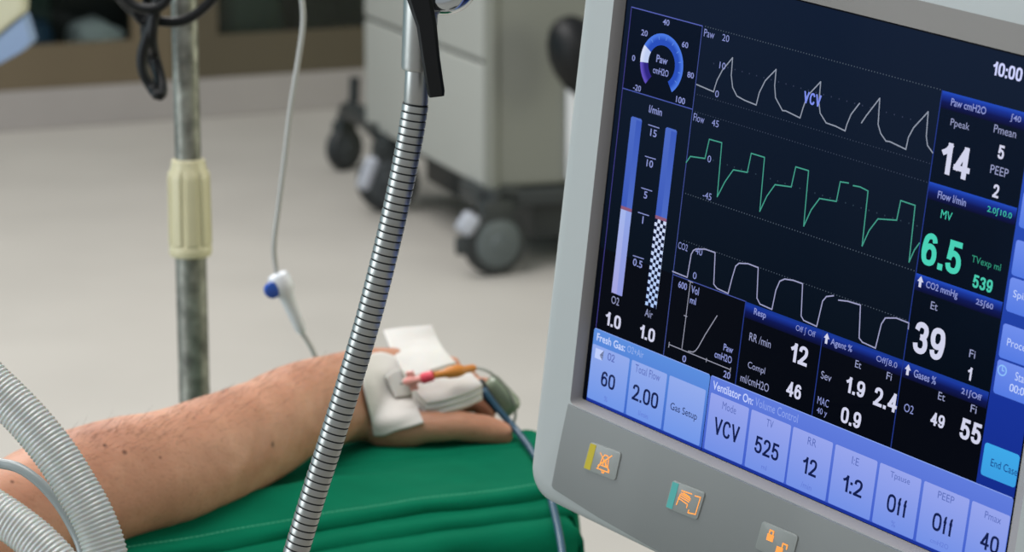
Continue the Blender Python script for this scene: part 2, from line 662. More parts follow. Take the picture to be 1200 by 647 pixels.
def caster(pt, R, yaw, hubm, guard, small=False):
    """pt: floor contact; wheel axle horizontal along yaw direction"""
    M = Matrix.Translation((pt.x, pt.y, R)) @ Matrix.Rotation(yaw, 4, 'Z') @ Matrix.Rotation(math.radians(90), 4, 'Y')
    w = 0.018
    c = MB()
    c.lathe([(R * 0.72, -w), (R * 0.93, -w), (R, -w * 0.6), (R, w * 0.6), (R * 0.93, w), (R * 0.72, w)], M, 40, 0)
    wheel = c.build('castor', M_tyre, cart, ang=40)
    h = MB()
    h.lathe([(R * 0.74, -w * 0.5), (R * 0.74, -w * 1.1), (R * 0.66, -w * 1.3), (0.25 * R, -w * 1.35), (0.2 * R, -w * 1.6), (0.0005, -w * 1.6)], M, 40, 0)
    h.lathe([(R * 0.74, w * 0.5), (R * 0.74, w * 1.1), (R * 0.66, w * 1.3), (0.25 * R, w * 1.35), (0.2 * R, w * 1.6), (0.0005, w * 1.6)], M, 40, 0)
    h.build('hub', hubm, wheel, ang=40)
    f = MB()
    Mi = Matrix.Translation((pt.x, pt.y, R)) @ Matrix.Rotation(yaw, 4, 'Z')
    sg = -1
    f.bevel_box((-0.022, -0.5 * R, 0.55 * R), (0.022, 0.55 * R, R * 1.28), 0.010, Mi)
    f.lathe([(0.022, R * 1.2), (0.022, R * 1.55)], Mi, 20)
    f.build('fork', M_frame, wheel, ang=40)
    if guard:
        g = MB()
        g.bevel_box((-0.034, -R * 0.55, 0.25 * R), (-0.024, R * 0.30, R * 1.05), 0.012, Mi, 0, 3)
        g.build('toe_guard', M_silverhub, wheel, ang=40)


caster(G(580, 322), 0.079, math.radians(-62 + 0), M_hub, False)
caster(G(455, 248), 0.083, math.radians(-74), M_castor_hub, False)
caster(G(404, 199), 0.064, math.radians(-40), M_castor_hub, False)
caster(MC @ Vector((0.48, 0.06, 0)), 0.069, math.radians(20), M_hub, False)
caster(MC @ Vector((0.48, 0.97, 0)), 0.069, math.radians(20), M_hub, False)
b = MB()
b.bevel_box((-0.018, -0.015, -0.045), (0.018, 0.015, 0.045), 0.0145, Matrix.Translation(at(431, 203, 6.55)) @ Matrix.Rotation(0.35, 4, 'Y'), 0, 4)
b.build('toe_guard', M_silverhub, cart, ang=40)
# silver foot brake beside the front castor
b = MB()
bp_ = at(548, 262, 5.86)
b.bevel_box((-0.022, -0.02, -0.026), (0.022, 0.02, 0.026), 0.014, Matrix.Translation(bp_) @ Matrix.Rotation(0.6, 4, 'Y'), 0, 3)
b.bevel_box((-0.030, -0.015, -0.075), (0.002, 0.015, -0.03), 0.010, Matrix.Translation(bp_), 1, 2)
b.build('foot_brake', [M_silverhub, M_frame], cart, ang=40)

# black bag on the side of the cart
bag = MB()
c0 = at(677, 68, 5.82)
c0 = Vector(c0)
Mb = Matrix.Translation(c0) @ Matrix.Rotation(math.radians(-20), 4, 'Y')
bag.lathe([(0.002, 0.100), (0.022, 0.096), (0.040, 0.082), (0.056, 0.055), (0.064, 0.02), (0.062, -0.015), (0.052, -0.05), (0.036, -0.078), (0.018, -0.094), (0.002, -0.099)], Mb, 32)
o = bag.build('breathing_bag', M_blackrub, None, True)
tag(o, 'black rounded rubber bag hanging on the cart side next to the monitor edge', 'bag')

# ------------------------------------------------------------------ cream and pale blue padded end, top left
YB = 3.6


def prism(poly, y0, y1, name, m, parent, bev=0.008):
    bm = bmesh.new()
    n = len(poly)
    f_ = [bm.verts.new(at(x, y, y0)) for x, y in poly]
    off = Vector((0, y1 - y0, 0))
    k_ = [bm.verts.new(v.co + off) for v in f_]
    bm.faces.new(f_)
    bm.faces.new(k_[::-1])
    for i in range(n):
        bm.faces.new((f_[i], k_[i], k_[(i + 1) % n], f_[(i + 1) % n]))
    bmesh.ops.recalc_face_normals(bm, faces=bm.faces[:])
    bmesh.ops.bevel(bm, geom=bm.edges[:], offset=bev, segments=3, profile=0.6, affect='EDGES')
    b = MB()
    b.from_bm(bm)
    return b.build(name, m, parent, ang=50)


pe = empty('padded_rest', at(-60, 120, YB))
tag(pe, 'cream rest with pale blue padding cut off by the upper left corner', 'padding')
prism([(-180, -120), (28, -120), (27, 16), (0, 38), (-60, 92), (-180, 190)], YB, YB + 0.05, 'cover', M_creamV, pe)
prism([(-178, 192), (-60, 94), (0, 40), (27, 18), (37, 50), (24, 62), (0, 75), (-60, 108), (-170, 200)], YB + 0.01, YB + 0.06, 'padding', M_cloudblue, pe, 0.004)

# ------------------------------------------------------------------ metal pole with cream clamp, cable loops
PB = at(228, 465, 2.12)
pole = empty('drip_stand', (PB.x, PB.y, 0))
tag(pole, 'worn galvanised metal pole with a cream ribbed height collar', 'stand')
zc0 = at(226, 299, 2.12).z
zc1 = at(226, 186, 2.12).z
MP = Matrix.Translation((PB.x, PB.y, 0))
b = MB()
b.lathe([(0.0132, 0.06), (0.0132, zc1 - 0.03)], MP, 32)
b.build('lower_tube', M_galv, pole, ang=40)
b = MB()
b.lathe([(0.0109, zc0), (0.0109, 2.05)], MP, 32)
b.build('upper_tube', M_galv, pole, ang=40)
H = zc1 - zc0
vs, fs = [], []
prof = [(0.0135, 0), (0.0172, 0.0), (0.0180, 0.03), (0.0180, 0.10), (0.0172, 0.115), (0.0174, 0.13), (0.0170, 0.80), (0.0164, 0.86), (0.0150, 0.90), (0.0140, 0.985), (0.0128, 1.0), (0.011, 1.0)]
n = 96
for r, q in prof:
    for k in range(n):
        a = 2 * math.pi * k / n
        rr = r
        if 0.12 < q < 0.87:
            rr = r + (0.0009 if (k % 12) < 8 else -0.0006)
        vs.append(MP @ Vector((rr * math.cos(a), rr * math.sin(a), zc0 + q * H)))
for i in range(len(prof) - 1):
    for k in range(n):
        fs.append((i * n + k, i * n + (k + 1) % n, (i + 1) * n + (k + 1) % n, (i + 1) * n + k))
o = obj('height_collar', vs, fs, M_cream, pole, True)
o.data.set_sharp_from_angle(angle=math.radians(35))
b = MB()
b.lathe([(0.001, 0.05), (0.03, 0.05), (0.03, 0.09), (0.016, 0.10), (0.001, 0.10)], MP, 24)
for k in range(5):
    a = 2 * math.pi * k / 5 + 0.3
    d = Vector((math.cos(a), math.sin(a), 0))
    p = Vector((PB.x, PB.y, 0.075))
    b.tube([p, p + d * 0.24 - Vector((0, 0, 0.012))], [0.014, 0.010], 10)
b.build('star_base', M_galv, pole, ang=40)
for k in range(5):
    a = 2 * math.pi * k / 5 + 0.3
    p = Vector((PB.x + 0.24 * math.cos(a), PB.y + 0.24 * math.sin(a), 0))
    b = MB()
    b.lathe([(0.022, -0.01), (0.028, -0.006), (0.028, 0.006), (0.022, 0.01)], Matrix.Translation(p + Vector((0, 0, 0.028))) @ Matrix.Rotation(math.radians(90), 4, 'X'), 20)
    b.lathe([(0.006, 0.028), (0.006, 0.065)], Matrix.Translation(p), 10)
    b.build('castor', M_tyre, pole, ang=40)

cab = MB()


def pxpath(pts, Y, step=0.004):
    return spline([at(p[0], p[1], p[2] if len(p) > 2 else Y) for p in pts], step)


cab.tube(pxpath([(120, -30), (138, -6), (158, 14), (188, 25), (215, 24), (238, 10), (254, -10), (262, -40)], 2.09), 0.0042, 12)
cab.tube(pxpath([(190, -30), (185, 0), (177, 30), (167, 62), (168, 84), (178, 103), (186, 112, 2.07), (190, 106, 2.08), (187, 88, 2.09), (181, 66, 2.10), (178, 44), (182, 14), (192, -30)], 2.08), 0.0046, 12)
cab.tube(pxpath([(176, -30), (172, 10), (170, 34), (174, 60), (184, 86, 2.10), (187, 98, 2.10)], 2.10), 0.0042, 12)
cab.tube(pxpath([(132, -20), (150, 2), (168, 10), (190, 6), (205, -20)], 2.075), 0.0042, 12)
cab.tube(pxpath([(146, -16), (160, 18), (172, 26), (188, 2), (196, -20)], 2.085), 0.0034, 12)
o = cab.build('power_cable', M_blackrub, None, True)
tag(o, 'looped black cable hanging on the metal pole', 'cable')

# ------------------------------------------------------------------ green sheet
ZS = 0.722
O = G(600, 527, ZS)
h0, h1 = G(330, 629, ZS), G(640, 576, ZS)
e1 = (h1 - h0)
e1.z = 0
e1.normalize()
e2 = Vector((e1.y, -e1.x, 0))


def st(p):
    d = p - O
    return d.dot(e1), d.dot(e2)


t_hem = (st(h0)[1] + st(h1)[1]) / 2
sa, ta = st(G(626, 545, ZS))
sb, tb = st(G(676, 602, ZS))


def s_end(t):
    return sa + (sb - sa) * (t - ta) / (tb - ta)


T_NEAR = t_hem + 0.035
sf0, tf0 = st(G(330, 492, ZS))
sf1, tf1 = st(G(592, 521, ZS))


s2_, t2_ = st(G(60, 570, ZS))


def t_far(s):
    if s < sf0:
        k2 = (sf0 - s) / (sf0 - s2_)
        return tf0 + (t2_ - tf0) * min(k2, 1.6)
    k = min(1.15, (s - sf0) / (sf1 - sf0))
    if k > 1:
        return tf1 + (k - 1) * 0.05
    return tf0 + (tf1 - tf0) * max(k, -0.4)


sr0, tr0 = st(G(153, 637, ZS))
sr1, tr1 = st(G(600, 534, ZS))


def top_z(s, t):
    """soft ridge running beside the arm, plus small unevenness"""
    tr = tr0 + (tr1 - tr0) * (s - sr0) / (sr1 - sr0) + 0.006 * noise.noise(Vector((s * 14, 2.0, 0)))
    d = t - tr
    z = 0.0105 * (1 - 0.85 * min(1.0, max(0.0, (s + 0.17) / 0.12))) / (1 + (d / (0.017 if d < 0 else 0.030)) ** 2)
    z += noise.noise(Vector((s * 9, t * 16, 1.3))) * 0.0036 + noise.noise(Vector((s * 22, t * 34, 5.1))) * 0.0016
    # shallow creases fanning out from under the hand
    z -= 0.0022 * max(0.0, 1 - abs((t - tr * 0.4) - 0.25 * (s + 0.02)) / 0.006) if s > -0.14 else 0
    return z


def fold(d, r=0.012):
    if d <= 0:
        return d, 0.0
    q = r * math.pi / 2
    if d < q:
        a = d / r
        return r * math.sin(a), r * (1 - math.cos(a))
    return r, r + (d - q)


def sheet(name, tmax, lift, r, parent, drop_end=0.30, drop_far=0.28, near_drop=0.0, du=0.0):
    S0, ns, nt_ = -0.95, 190, 110
    t1 = tmax + near_drop
    vs, fs = [], []
    for j in range(nt_ + 1):
        for i in range(ns + 1):
            qt = j / nt_
            sg = S0 + (s_end(0.05) - S0) * min(1, i / ns * 1.2)
            T_FAR = t_far(sg)
            t = (T_FAR - drop_far) + (t1 - T_FAR + drop_far) * qt
            tc = min(max(t, T_FAR), tmax)
            tq = min(max(tc, -0.01), 0.2)
            se = s_end(tq) + du - 0.016 + 0.034 * min(1.0, max(0.0, 1 - (tq - ta) / (tb - ta)))
            s = S0 + (se + drop_end - S0) * i / ns
            fs_, zs_ = fold(s - se, r)
            x = se + fs_ if s > se else s
            if t < T_FAR:
                ft, zt = fold(T_FAR - t, r)
                y = T_FAR - ft
            elif near_drop and t > tmax:
                ft, zt = fold(t - tmax, r)
                y = tmax + ft
            else:
                y, zt = t, 0.0
            drop = max(zs_, zt)
            p = O + e1 * x + e2 * y
            z = ZS + lift - drop
            # folds: gentle on top, deeper where the cloth hangs
            k = min(1.0, drop / 0.05)
            z += top_z(s, t) * (1 - k)
            if k > 0:
                out = (e1 if zs_ > zt else (e2 if t > 0 else -e2))
                amp = 0.016 * k
                q = s if zs_ <= zt else t
                p += out * (amp * (math.sin(q * 62 + 2.0 * noise.noise(Vector((q * 8, drop * 6, 0)))) * 0.6 + noise.noise(Vector((q * 20, drop * 5, 3)))))
            p.z = z
            vs.append(p)
    W = ns + 1
    fs = [(j * W + i, j * W + i + 1, (j + 1) * W + i + 1, (j + 1) * W + i) for j in range(nt_) for i in range(ns)]
    o = obj(name, vs, fs, M_green, parent, True)
    thicken(o, 0.0012, -1)
    return o


sh = empty('surgical_sheet', O - Vector((0, 0, 0.3)))
tag(sh, 'green cotton sheet with stitched hem folded over the arm rest under the hand', 'sheet')
sheet('lower_layer', T_NEAR, -0.010, 0.012, sh, near_drop=0.34)
sheet('middle_layer', t_hem + 0.018, -0.0045, 0.006, sh, drop_end=0.20, drop_far=0.14, near_drop=0.012, du=0.003)
sheet('upper_layer', t_hem, 0.0025, 0.004, sh, drop_end=0.16, drop_far=0.12, near_drop=0.010, du=0.006)
b = MB()
s = -0.50
while s < s_end(t_hem) - 0.01:
    p0 = O + e1 * s + e2 * (t_hem - 0.008)
    p1 = O + e1 * (s + 0.0028) + e2 * (t_hem - 0.008)
    for p, q in ((p0, s), (p1, s + 0.0028)):
        p.z = ZS + 0.0025 + top_z(q, t_hem - 0.008) + 0.0007
    b.tube([p0, p1], 0.0008, 6)
    s += 0.0037
b.build('stitching', M_greenD, sh, True)
# padded board that carries the sheet
b = MB()
MS = Matrix.Identity(4)
for i in range(3):
    MS[i][0] = e1[i]
    MS[i][1] = -e2[i]
    MS[i][2] = (0, 0, 1)[i]
    MS[i][3] = (O.x, O.y, 0)[i]
bd = empty('arm_rest', (O.x, O.y, 0))
tag(bd, 'padded arm rest hidden under the green sheet', 'arm rest')
b.bevel_box((-0.95, -T_NEAR + 0.004, ZS - 0.075), (s_end(0.02) - 0.055, -0.012, ZS - 0.022), 0.012, MS, 0, 3)
b.build('cushion', M_blackrub, bd, ang=40)
b = MB()
b.lathe([(0.02, 0.0), (0.02, ZS - 0.075)], MS @ Matrix.Translation((-0.6, -0.07, 0)), 20)
b.lathe([(0.14, 0.0), (0.14, 0.02), (0.02, 0.03)], MS @ Matrix.Translation((-0.6, -0.07, 0)), 28)
b.build('post', M_frame, bd, ang=40)

# ------------------------------------------------------------------ the patient's arm
ST = [  # px, py, y, half height px, thickness ratio, tilt of the long axis (deg)
    (-300, 730, 1.44, 84, 0.95, 80), (-180, 690, 1.48, 80, 0.95, 80), (-60, 636, 1.53, 74, 0.92, 75), (20, 606, 1.57, 72, 0.92, 72),
    (78, 581, 1.605, 73, 0.92, 70), (140, 561, 1.635, 73, 0.92, 70), (200, 547, 1.665, 70, 0.92, 68),
    (250, 529, 1.70, 66, 0.90, 66), (297, 509, 1.745, 62, 0.88, 64), (347, 483, 1.80, 56, 0.84, 62),
    (395, 467, 1.855, 54, 0.72, 58), (430, 463, 1.885, 57, 0.58, 55), (470, 462, 1.90, 57, 0.48, 52),
    (510, 461, 1.91, 54, 0.42, 50), (540, 462, 1.915, 46, 0.40, 50)]


def lerp_st(k):
    i = min(int(k), len(ST) - 2)
    f = k - i
    e = [ST[max(i - 1, 0)], ST[i], ST[i + 1], ST[min(i + 2, len(ST) - 1)]]
    return [cr(e[0][c], e[1][c], e[2][c], e[3][c], f) for c in range(6)]


arm = MB()
nk = 90
cen = []
rowsd = []
for k in range(nk + 1):
    q = lerp_st(k / nk * (len(ST) - 1))
    cen.append(at(q[0], q[1], q[2]))
    rowsd.append(q)
NR = 40
vs = []
for k, c in enumerate(cen):
    t = (cen[min(k + 1, nk)] - cen[max(k - 1, 0)]).normalized()
    q = rowsd[k]
    ph = math.radians(q[5])
    m = Vector((0, math.cos(ph), math.sin(ph)))
    m = (m - t * m.dot(t)).normalized()
    nn = t.cross(m).normalized()
    a = q[3] * (q[2] / math.cos(PITCH)) / F
    for j in range(NR):
        an = 2 * math.pi * j / NR
        ca, sa_ = math.cos(an), math.sin(an)
        ex = 0.9
        vs.append(c + m * (a * math.copysign(abs(ca) ** ex, ca)) + nn * (a * q[4] * math.copysign(abs(sa_) ** ex, sa_)))
fs = [(k * NR + j, k * NR + (j + 1) % NR, (k + 1) * NR + (j + 1) % NR, (k + 1) * NR + j) for k in range(nk) for j in range(NR)]
fs.append(tuple(range(NR))[::-1])
fs.append(tuple(nk * NR + j for j in range(NR)))
arm.add(vs, fs)


def digit(pts):
    P = [at(p[0], p[1], p[2]) for p in pts]
    R = [p[3] * 1.93 / F for p in pts]
    S = spline(P, 0.003)
    rr = []
    for i in range(len(S)):
        u = i / (len(S) - 1) * (len(R) - 1)
        a = min(int(u), len(R) - 2)
        rr.append(R[a] + (R[a + 1] - R[a]) * (u - a))
    d = (S[0] - S[1]).normalized()
    S2 = [S[0] + d * rr[0] * 0.7] + S
    r2 = [rr[0] * 0.5] + rr
    d = (S[-1] - S[-2]).normalized()
    for u in (0.5, 0.85, 0.98):
        S2.append(S[-1] + d * rr[-1] * u)
        r2.append(rr[-1] * math.sqrt(1 - u * u))
    arm.tube(S2, r2, 16)


digit([(425, 488, 1.87, 26), (465, 502, 1.858, 26), (505, 500, 1.850, 22), (533, 499, 1.853, 19.5), (552, 501, 1.856, 18.5), (572, 504, 1.860, 17.5), (587, 508, 1.863, 15)])
digit([(520, 476, 1.89, 16), (548, 470, 1.895, 15), (563, 474, 1.895, 13), (572, 484, 1.893, 11)])
digit([(520, 462, 1.91, 16), (555, 455, 1.92, 15), (578, 458, 1.925, 13), (588, 474, 1.925, 11)])
digit([(510, 446, 1.93, 16), (538, 440, 1.94, 14), (554, 448, 1.945, 12), (558, 462, 1.94, 11)])
digit([(500, 432, 1.945, 14), (520, 432, 1.955, 12), (534, 440, 1.96, 11), (538, 452, 1.955, 9)])
tmp = arm.build('tmp_arm', M_white)
md = tmp.modifiers.new('r', 'REMESH')
md.mode = 'VOXEL'
md.voxel_size = 0.0021
md2 = tmp.modifiers.new('s', 'SMOOTH')
md2.iterations = 9
md2.factor = 0.5
dg = bpy.context.evaluated_depsgraph_get()
dg.update()
me = bpy.data.meshes.new_from_object(tmp.evaluated_get(dg))
bpy.data.objects.remove(tmp)
me.name = 'person'
# tendons, veins and soft unevenness
bv0 = BVHTree.FromPolygons([v.co for v in me.vertices], [tuple(p.vertices) for p in me.polygons])
CAMO = Vector((0, 0, CAM_H))


def hit(px, py, off=0.0, bv=None):
    d = ray(px, py).normalized()
    r = (bv or bv0).ray_cast(CAMO, d)
    if r[0] is None:
        return None
    return r[0] + r[1] * off


nrm = [v.normal.copy() for v in me.vertices]
for v, nn in zip(me.vertices, nrm):
    v.co += nn * (0.0012 * noise.noise(v.co * 26) + 0.0005 * noise.noise(v.co * 90))
moles = []
for px, py, r in ((123, 522, 0.0014), (146, 530, 0.0018), (320, 521, 0.0021), (188, 536, 0.0010), (14, 565, 0.0014), (168, 539, 0.0008)):
    h = hit(px, py)
    if h:
        moles.append((h, r))
M_skin = skin_mat(moles)
me.materials.clear()
me.materials.append(M_skin)
person = bpy.data.objects.new('person', me)
COL.objects.link(person)
me.polygons.foreach_set('use_smooth', [True] * len(me.polygons))
tag(person, 'person lying with one bare forearm and hand resting palm down on green sheet', 'person')
bv1 = BVHTree.FromPolygons([v.co for v in me.vertices], [tuple(p.vertices) for p in me.polygons])


def skin(px, py, off, fallback=1.92):
    h = hit(px, py, off, bv1)
    return h if h is not None else at(px, py, fallback)


# short arm hairs standing along the upper outline
hb = MB()
random.seed(3)
for k in range(420):
    px = random.uniform(70, 395)
    top = next((yy for yy in range(380, 560, 2) if hit(px, yy, 0, bv1) is not None), None)
    if top is None:
        continue
    py = top + 1 + abs(random.gauss(0, 22))
    d = ray(px, py).normalized()
    r = bv1.ray_cast(CAMO, d)
    if r[0] is None:
        continue
    p, nn = r[0], r[1]
    t = (Vector((0.8, 0.3, 0.15)) + Vector((random.uniform(-.5, .5), random.uniform(-.5, .5), random.uniform(-.3, .5)))).normalized()
    L_ = random.uniform(0.004, 0.009)
    hb.tube([p, p + (nn * 0.4 + t * 0.6) * L_ * 0.5, p + (nn * 0.45 + t * 0.9) * L_], [0.00009, 0.00007, 0.00003], 3, 0, False)
M_hair = mat('arm_hair', (92, 62, 46), rough=0.6)
o = hb.build('arm_hair', M_hair, person, True, world_space=True)
tag(o, kind='stuff')

# ------------------------------------------------------------------ dressing, gauze, cannula
# adhesive dressing stuck on the skin
grid = [[(417, 421), (430, 418), (445, 416), (460, 420), (474, 428)],
        [(421, 445), (436, 440), (452, 438), (467, 441), (480, 448)],
        [(426, 470), (440, 468), (456, 466), (472, 466), (486, 468)],
        [(432, 493), (444, 494), (460, 489), (476, 485), (490, 482)],
        [(439, 509), (452, 509), (468, 504), (483, 500), (497, 496)]]


def crumple(a):
    return lambda p, u, v: p + Vector((0, -1, 0.6)) * (a * noise.noise(p * 70))


vs, fs = patch([[skin(x, y, 0.0025) for x, y in r] for r in grid], 30, 30, crumple(0.0012))
dr = obj('adhesive_dressing', vs, fs, M_tape, None, True)
thicken(dr, 0.001, 0)
tag(dr, 'thin white adhesive dressing stuck on the wrist left of the gauze', 'dressing')
vs, fs = patch([[skin(x, y, 0.0055) for x, y in r] for r in
                [[(446, 444), (458, 438), (470, 434)], [(452, 458), (465, 453), (478, 449)], [(458, 470), (472, 467), (484, 464)]]], 12, 12, crumple(0.001))
o = obj('raised_tab', vs, fs, M_gauze, dr, True)
thicken(o, 0.002, 0)


def pad(grid, name, th, parent, m=M_gauze, n=24, amp=0.0012, bev=0.0012):
    vs, fs = patch([[at(*p) for p in r] for r in grid], n, n, crumple(amp))
    o = obj(name, vs, fs, m, parent, True)
    thicken(o, th, 0, bev)
    return o


ga = empty('gauze_pad', at(510, 455, 1.86))
tag(ga, 'folded white gauze pad on the back of the hand beside the orange stopper', 'gauze')
# upper flap, standing up behind the cannula
pad([[(449, 389, 1.945), (468, 386, 1.945), (488, 384, 1.945), (507, 382, 1.945)],
     [(457, 408, 1.92), (474, 404, 1.925), (493, 401, 1.93), (513, 399, 1.935)],
     [(466, 427, 1.89), (482, 422, 1.898), (502, 417, 1.905), (522, 414, 1.915)],
     [(478, 446, 1.868), (494, 440, 1.875), (514, 433, 1.885), (534, 428, 1.90)]], 'gauze_flap', 0.0045, ga)
# lower stack of three folded layers
for i in range(3):
    dz = 7 * i
    pad([[(483, 446 + dz, 1.868), (504, 439 + dz, 1.872), (524, 433 + dz, 1.88), (541, 431 + dz, 1.89)],
         [(486, 459 + dz, 1.860), (508, 453 + dz, 1.862), (531, 446 + dz, 1.868), (553, 440 + dz, 1.878)],
         [(500, 474 + dz, 1.850), (522, 470 + dz, 1.850), (546, 462 + dz, 1.856), (566, 453 + dz, 1.866)]],
        'gauze_layer', 0.0042, ga, amp=0.0009)

cn = empty('cannula', at(490, 442, 1.85))
tag(cn, 'pink cannula hub with orange stopper lying across the white gauze', 'cannula')
b = MB()


def ax(p, q):
    z = (q - p)
    L_ = z.length
    z.normalize()
    x = z.cross(Vector((0, 1, 0))).normalized()
    y = z.cross(x)
    M = Matrix.Identity(4)
    for i in range(3):
        M[i][0], M[i][1], M[i][2], M[i][3] = x[i], y[i], z[i], p[i]
    return M, L_


pA, pB_, pC, pD = at(473, 448, 1.850), at(494, 444, 1.846), at(508, 440, 1.846), at(557, 431, 1.862)
M1, L1 = ax(pA, pB_)
u = 1.9 / F
b.lathe([(3 * u, 0), (5 * u, L1 * 0.2), (5.5 * u, L1 * 0.5), (4 * u, L1 * 0.6), (4.5 * u, L1)], M1, 20)
b.bevel_box((-12 * u, -1.5 * u, L1 * 0.25), (12 * u, 1.5 * u, L1 * 0.7), 0.0008, M1)
b.build('hub', M_pinkL, cn, ang=40)
b = MB()
M1, L1 = ax(pB_, pC)
b.lathe([(6 * u, 0), (6.8 * u, L1 * 0.1), (6.5 * u, L1 * 0.9), (5 * u, L1)], M1, 12)
b.build('locking_ring', M_pink, cn, ang=30)
b = MB()
M1, L1 = ax(pC, pD)
b.lathe([(4.2 * u, 0), (4.6 * u, L1 * 0.25), (6.8 * u, L1 * 0.35), (7.6 * u, L1 * 0.55), (6.6 * u, L1 * 0.68), (4.6 * u, L1 * 0.74), (4.6 * u, L1 * 0.95), (3.2 * u, L1)], M1, 20)
b.build('stopper', M_amber, cn, ang=40)
b = MB()
b.tube(pxpath([(470, 450, 1.852), (482, 438, 1.86), (489, 443, 1.846)], 1.85, 0.002), 0.0012, 8)
b.build('short_tube', M_line, cn, True)
b = MB()
b.tube(pxpath([(556, 431, 1.862), (570, 434, 1.87), (586, 446, 1.885), (598, 462, 1.90), (604, 480, 1.91), (602, 496, 1.915), (594, 508, 1.915)], 1.9, 0.003), 0.0011, 8)
b.build('tubing', M_line, cn, True)

# finger clip with blue cable
fc = empty('finger_sensor', at(586, 468, 1.92))
tag(fc, 'grey green clip on the fingertip with a blue cable running down behind the monitor', 'sensor')
b = MB()
Mf = Matrix.Translation(at(587, 466, 1.915)) @ Matrix.Rotation(math.radians(48), 4, 'Y')
b.bevel_box((-0.017, -0.009, -0.009), (0.015, 0.009, 0.0095), 0.0065, Mf, 0, 4)
b.build('clip_shell', M_clip, fc, ang=60)
b = MB()
Mf = Matrix.Translation(at(570, 462, 1.895)) @ Matrix.Rotation(math.radians(58), 4, 'Y')
b.bevel_box((-0.012, -0.006, -0.0035), (0.016, 0.006, 0.004), 0.003, Mf, 0, 3)
b.build('clip_spring', M_blackrub, fc, ang=60)
b = MB()
b.tube(pxpath([(566, 456, 1.885), (576, 470, 1.88), (588, 485, 1.875), (604, 503, 1.865), (622, 527, 1.82), (638, 556, 1.765), (647, 590, 1.70), (655, 625, 1.635), (660, 660, 1.59), (664, 720, 1.54)], 1.8), 0.0026, 12)
b.build('cable', M_cable, fc, True)

# ------------------------------------------------------------------ infusion line
il = empty('infusion_line', at(335, 350, 1.96))
tag(il, 'thin hanging infusion tube with a white and blue roller clamp above the forearm', 'infusion line')
b = MB()
YL = 1.96
b.tube(pxpath([(350, -40), (354, 0), (355, 30), (348, 80), (340, 130), (333, 190), (326, 245), (321, 290), (325, 325)], YL), 0.0021, 12)
b.build('upper_tubing', M_line, il, True)
b = MB()
b.tube(pxpath([(350, 385), (358, 396), (366, 410), (376, 432), (386, 452)], YL + 0.01), 0.0021, 12)
b.build('lower_tubing', M_line, il, True)
p0, p1 = at(318, 318, YL), at(354, 390, YL + 0.005)
Mx, Lx = ax(at(325, 322, YL), p1)
b = MB()
b.lathe([(0.001, -0.002), (0.0076, 0.0), (0.0092, 0.004), (0.0090, 0.013), (0.0058, 0.020), (0.0050, 0.036), (0.0044, Lx - 0.004), (0.0030, Lx), (0.001, Lx)], Mx, 28)
b.bevel_box((-0.0042, -0.007, 0.004), (0.0042, 0.004, 0.040), 0.0015, Mx)
b.build('clamp_body', M_white, il, ang=40)
b = MB()
Mr = Matrix.Translation(at(319, 340, YL - 0.007)) @ Matrix.Rotation(math.radians(90), 4, 'X')
Mr = Mr @ Matrix.Rotation(math.radians(25), 4, 'Y')
b.lathe([(0.0040, -0.003), (0.0064, -0.002), (0.0064, 0.002), (0.0040, 0.003)], Mr, 24)
b.build('roller', M_blueP, il, ang=40)

# ------------------------------------------------------------------ flexible metal arm
YG = 1.27
gn = empty('flexible_metal_arm', at(347, 700, YG))
tag(gn, 'shiny segmented gooseneck arm with black lever rising across the forearm', 'arm')
path = [(310, 760), (328, 705), (347, 647), (369, 575), (390, 510), (412, 440), (434, 365), (453, 290), (468, 225), (480, 165), (487, 121)]
P = [at(x, y, YG) for x, y in path]
prof = [(0.0, 0.99, 0), (0.14, 1.0, 0), (0.55, 1.0, 0), (0.76, 0.99, 0), (0.80, 0.92, 1), (0.92, 0.92, 1), (0.96, 0.985, 1)]
vs, fs, ms = ribbed(P, 0.00665, 0.0039, prof)
o = obj('gooseneck', vs, fs, [M_cyl, M_groove], gn, True, ms)
o.data.set_sharp_from_angle(angle=math.radians(40))
b = MB()
q0, q1, q2 = at(487, 123, YG), at(489, 83, YG), at(497, -60, YG)
M1, L1 = ax(q0, q1)
b.lathe([(0.0058, 0), (0.0062, 0.001), (0.0060, L1)], M1, 32)
b.build('collar', M_cyl, gn, ang=40)
b = MB()
M1, L1 = ax(q1, q2)
b.lathe([(0.0060, 0), (0.0078, 0.0005), (0.0082, 0.002), (0.0094, L1)], M1, 32)
b.build('sleeve', M_cyl, gn, ang=40)
b = MB()
hc = at(520, -24, YG - 0.006)
Mh = Matrix.Translation(hc) @ Matrix.Rotation(math.radians(78), 4, 'X') @ Matrix.Rotation(math.radians(-12), 4, 'Y')
b.lathe([(0.001, -0.010), (0.0125, -0.010), (0.0158, -0.008), (0.0172, -0.004), (0.0172, 0.004), (0.0158, 0.008), (0.0125, 0.010), (0.001, 0.010)], Mh, 48)
b.lathe([(0.0100, 0.0095), (0.0100, 0.0125), (0.0085, 0.0135), (0.001, 0.0135)], Mh, 32)
b.build('clamp_disc', M_chrome, gn, ang=40)
b = MB()
pt = [(at(486, -50, YG - 0.018), 17, 8), (at(491, -5, YG - 0.018), 14.5, 8), (at(500, 30, YG - 0.018), 11.5, 7.5), (at(505, 70, YG - 0.018), 10.5, 7), (at(511, 108, YG - 0.018), 10, 6.5), (at(512, 113, YG - 0.018), 8.5, 5)]
vs, fs = [], []
for p, hw, th in pt:
    k = 1.27 / F
    for dx, dy in ((-1, -0.55), (-0.7, -1), (0.7, -1), (1, -0.55), (1, 0.55), (0.7, 1), (-0.7, 1), (-1, 0.55)):
        vs.append(p + Vector((dx * hw * k, dy * th * k, -dx * hw * k * -0.12)))
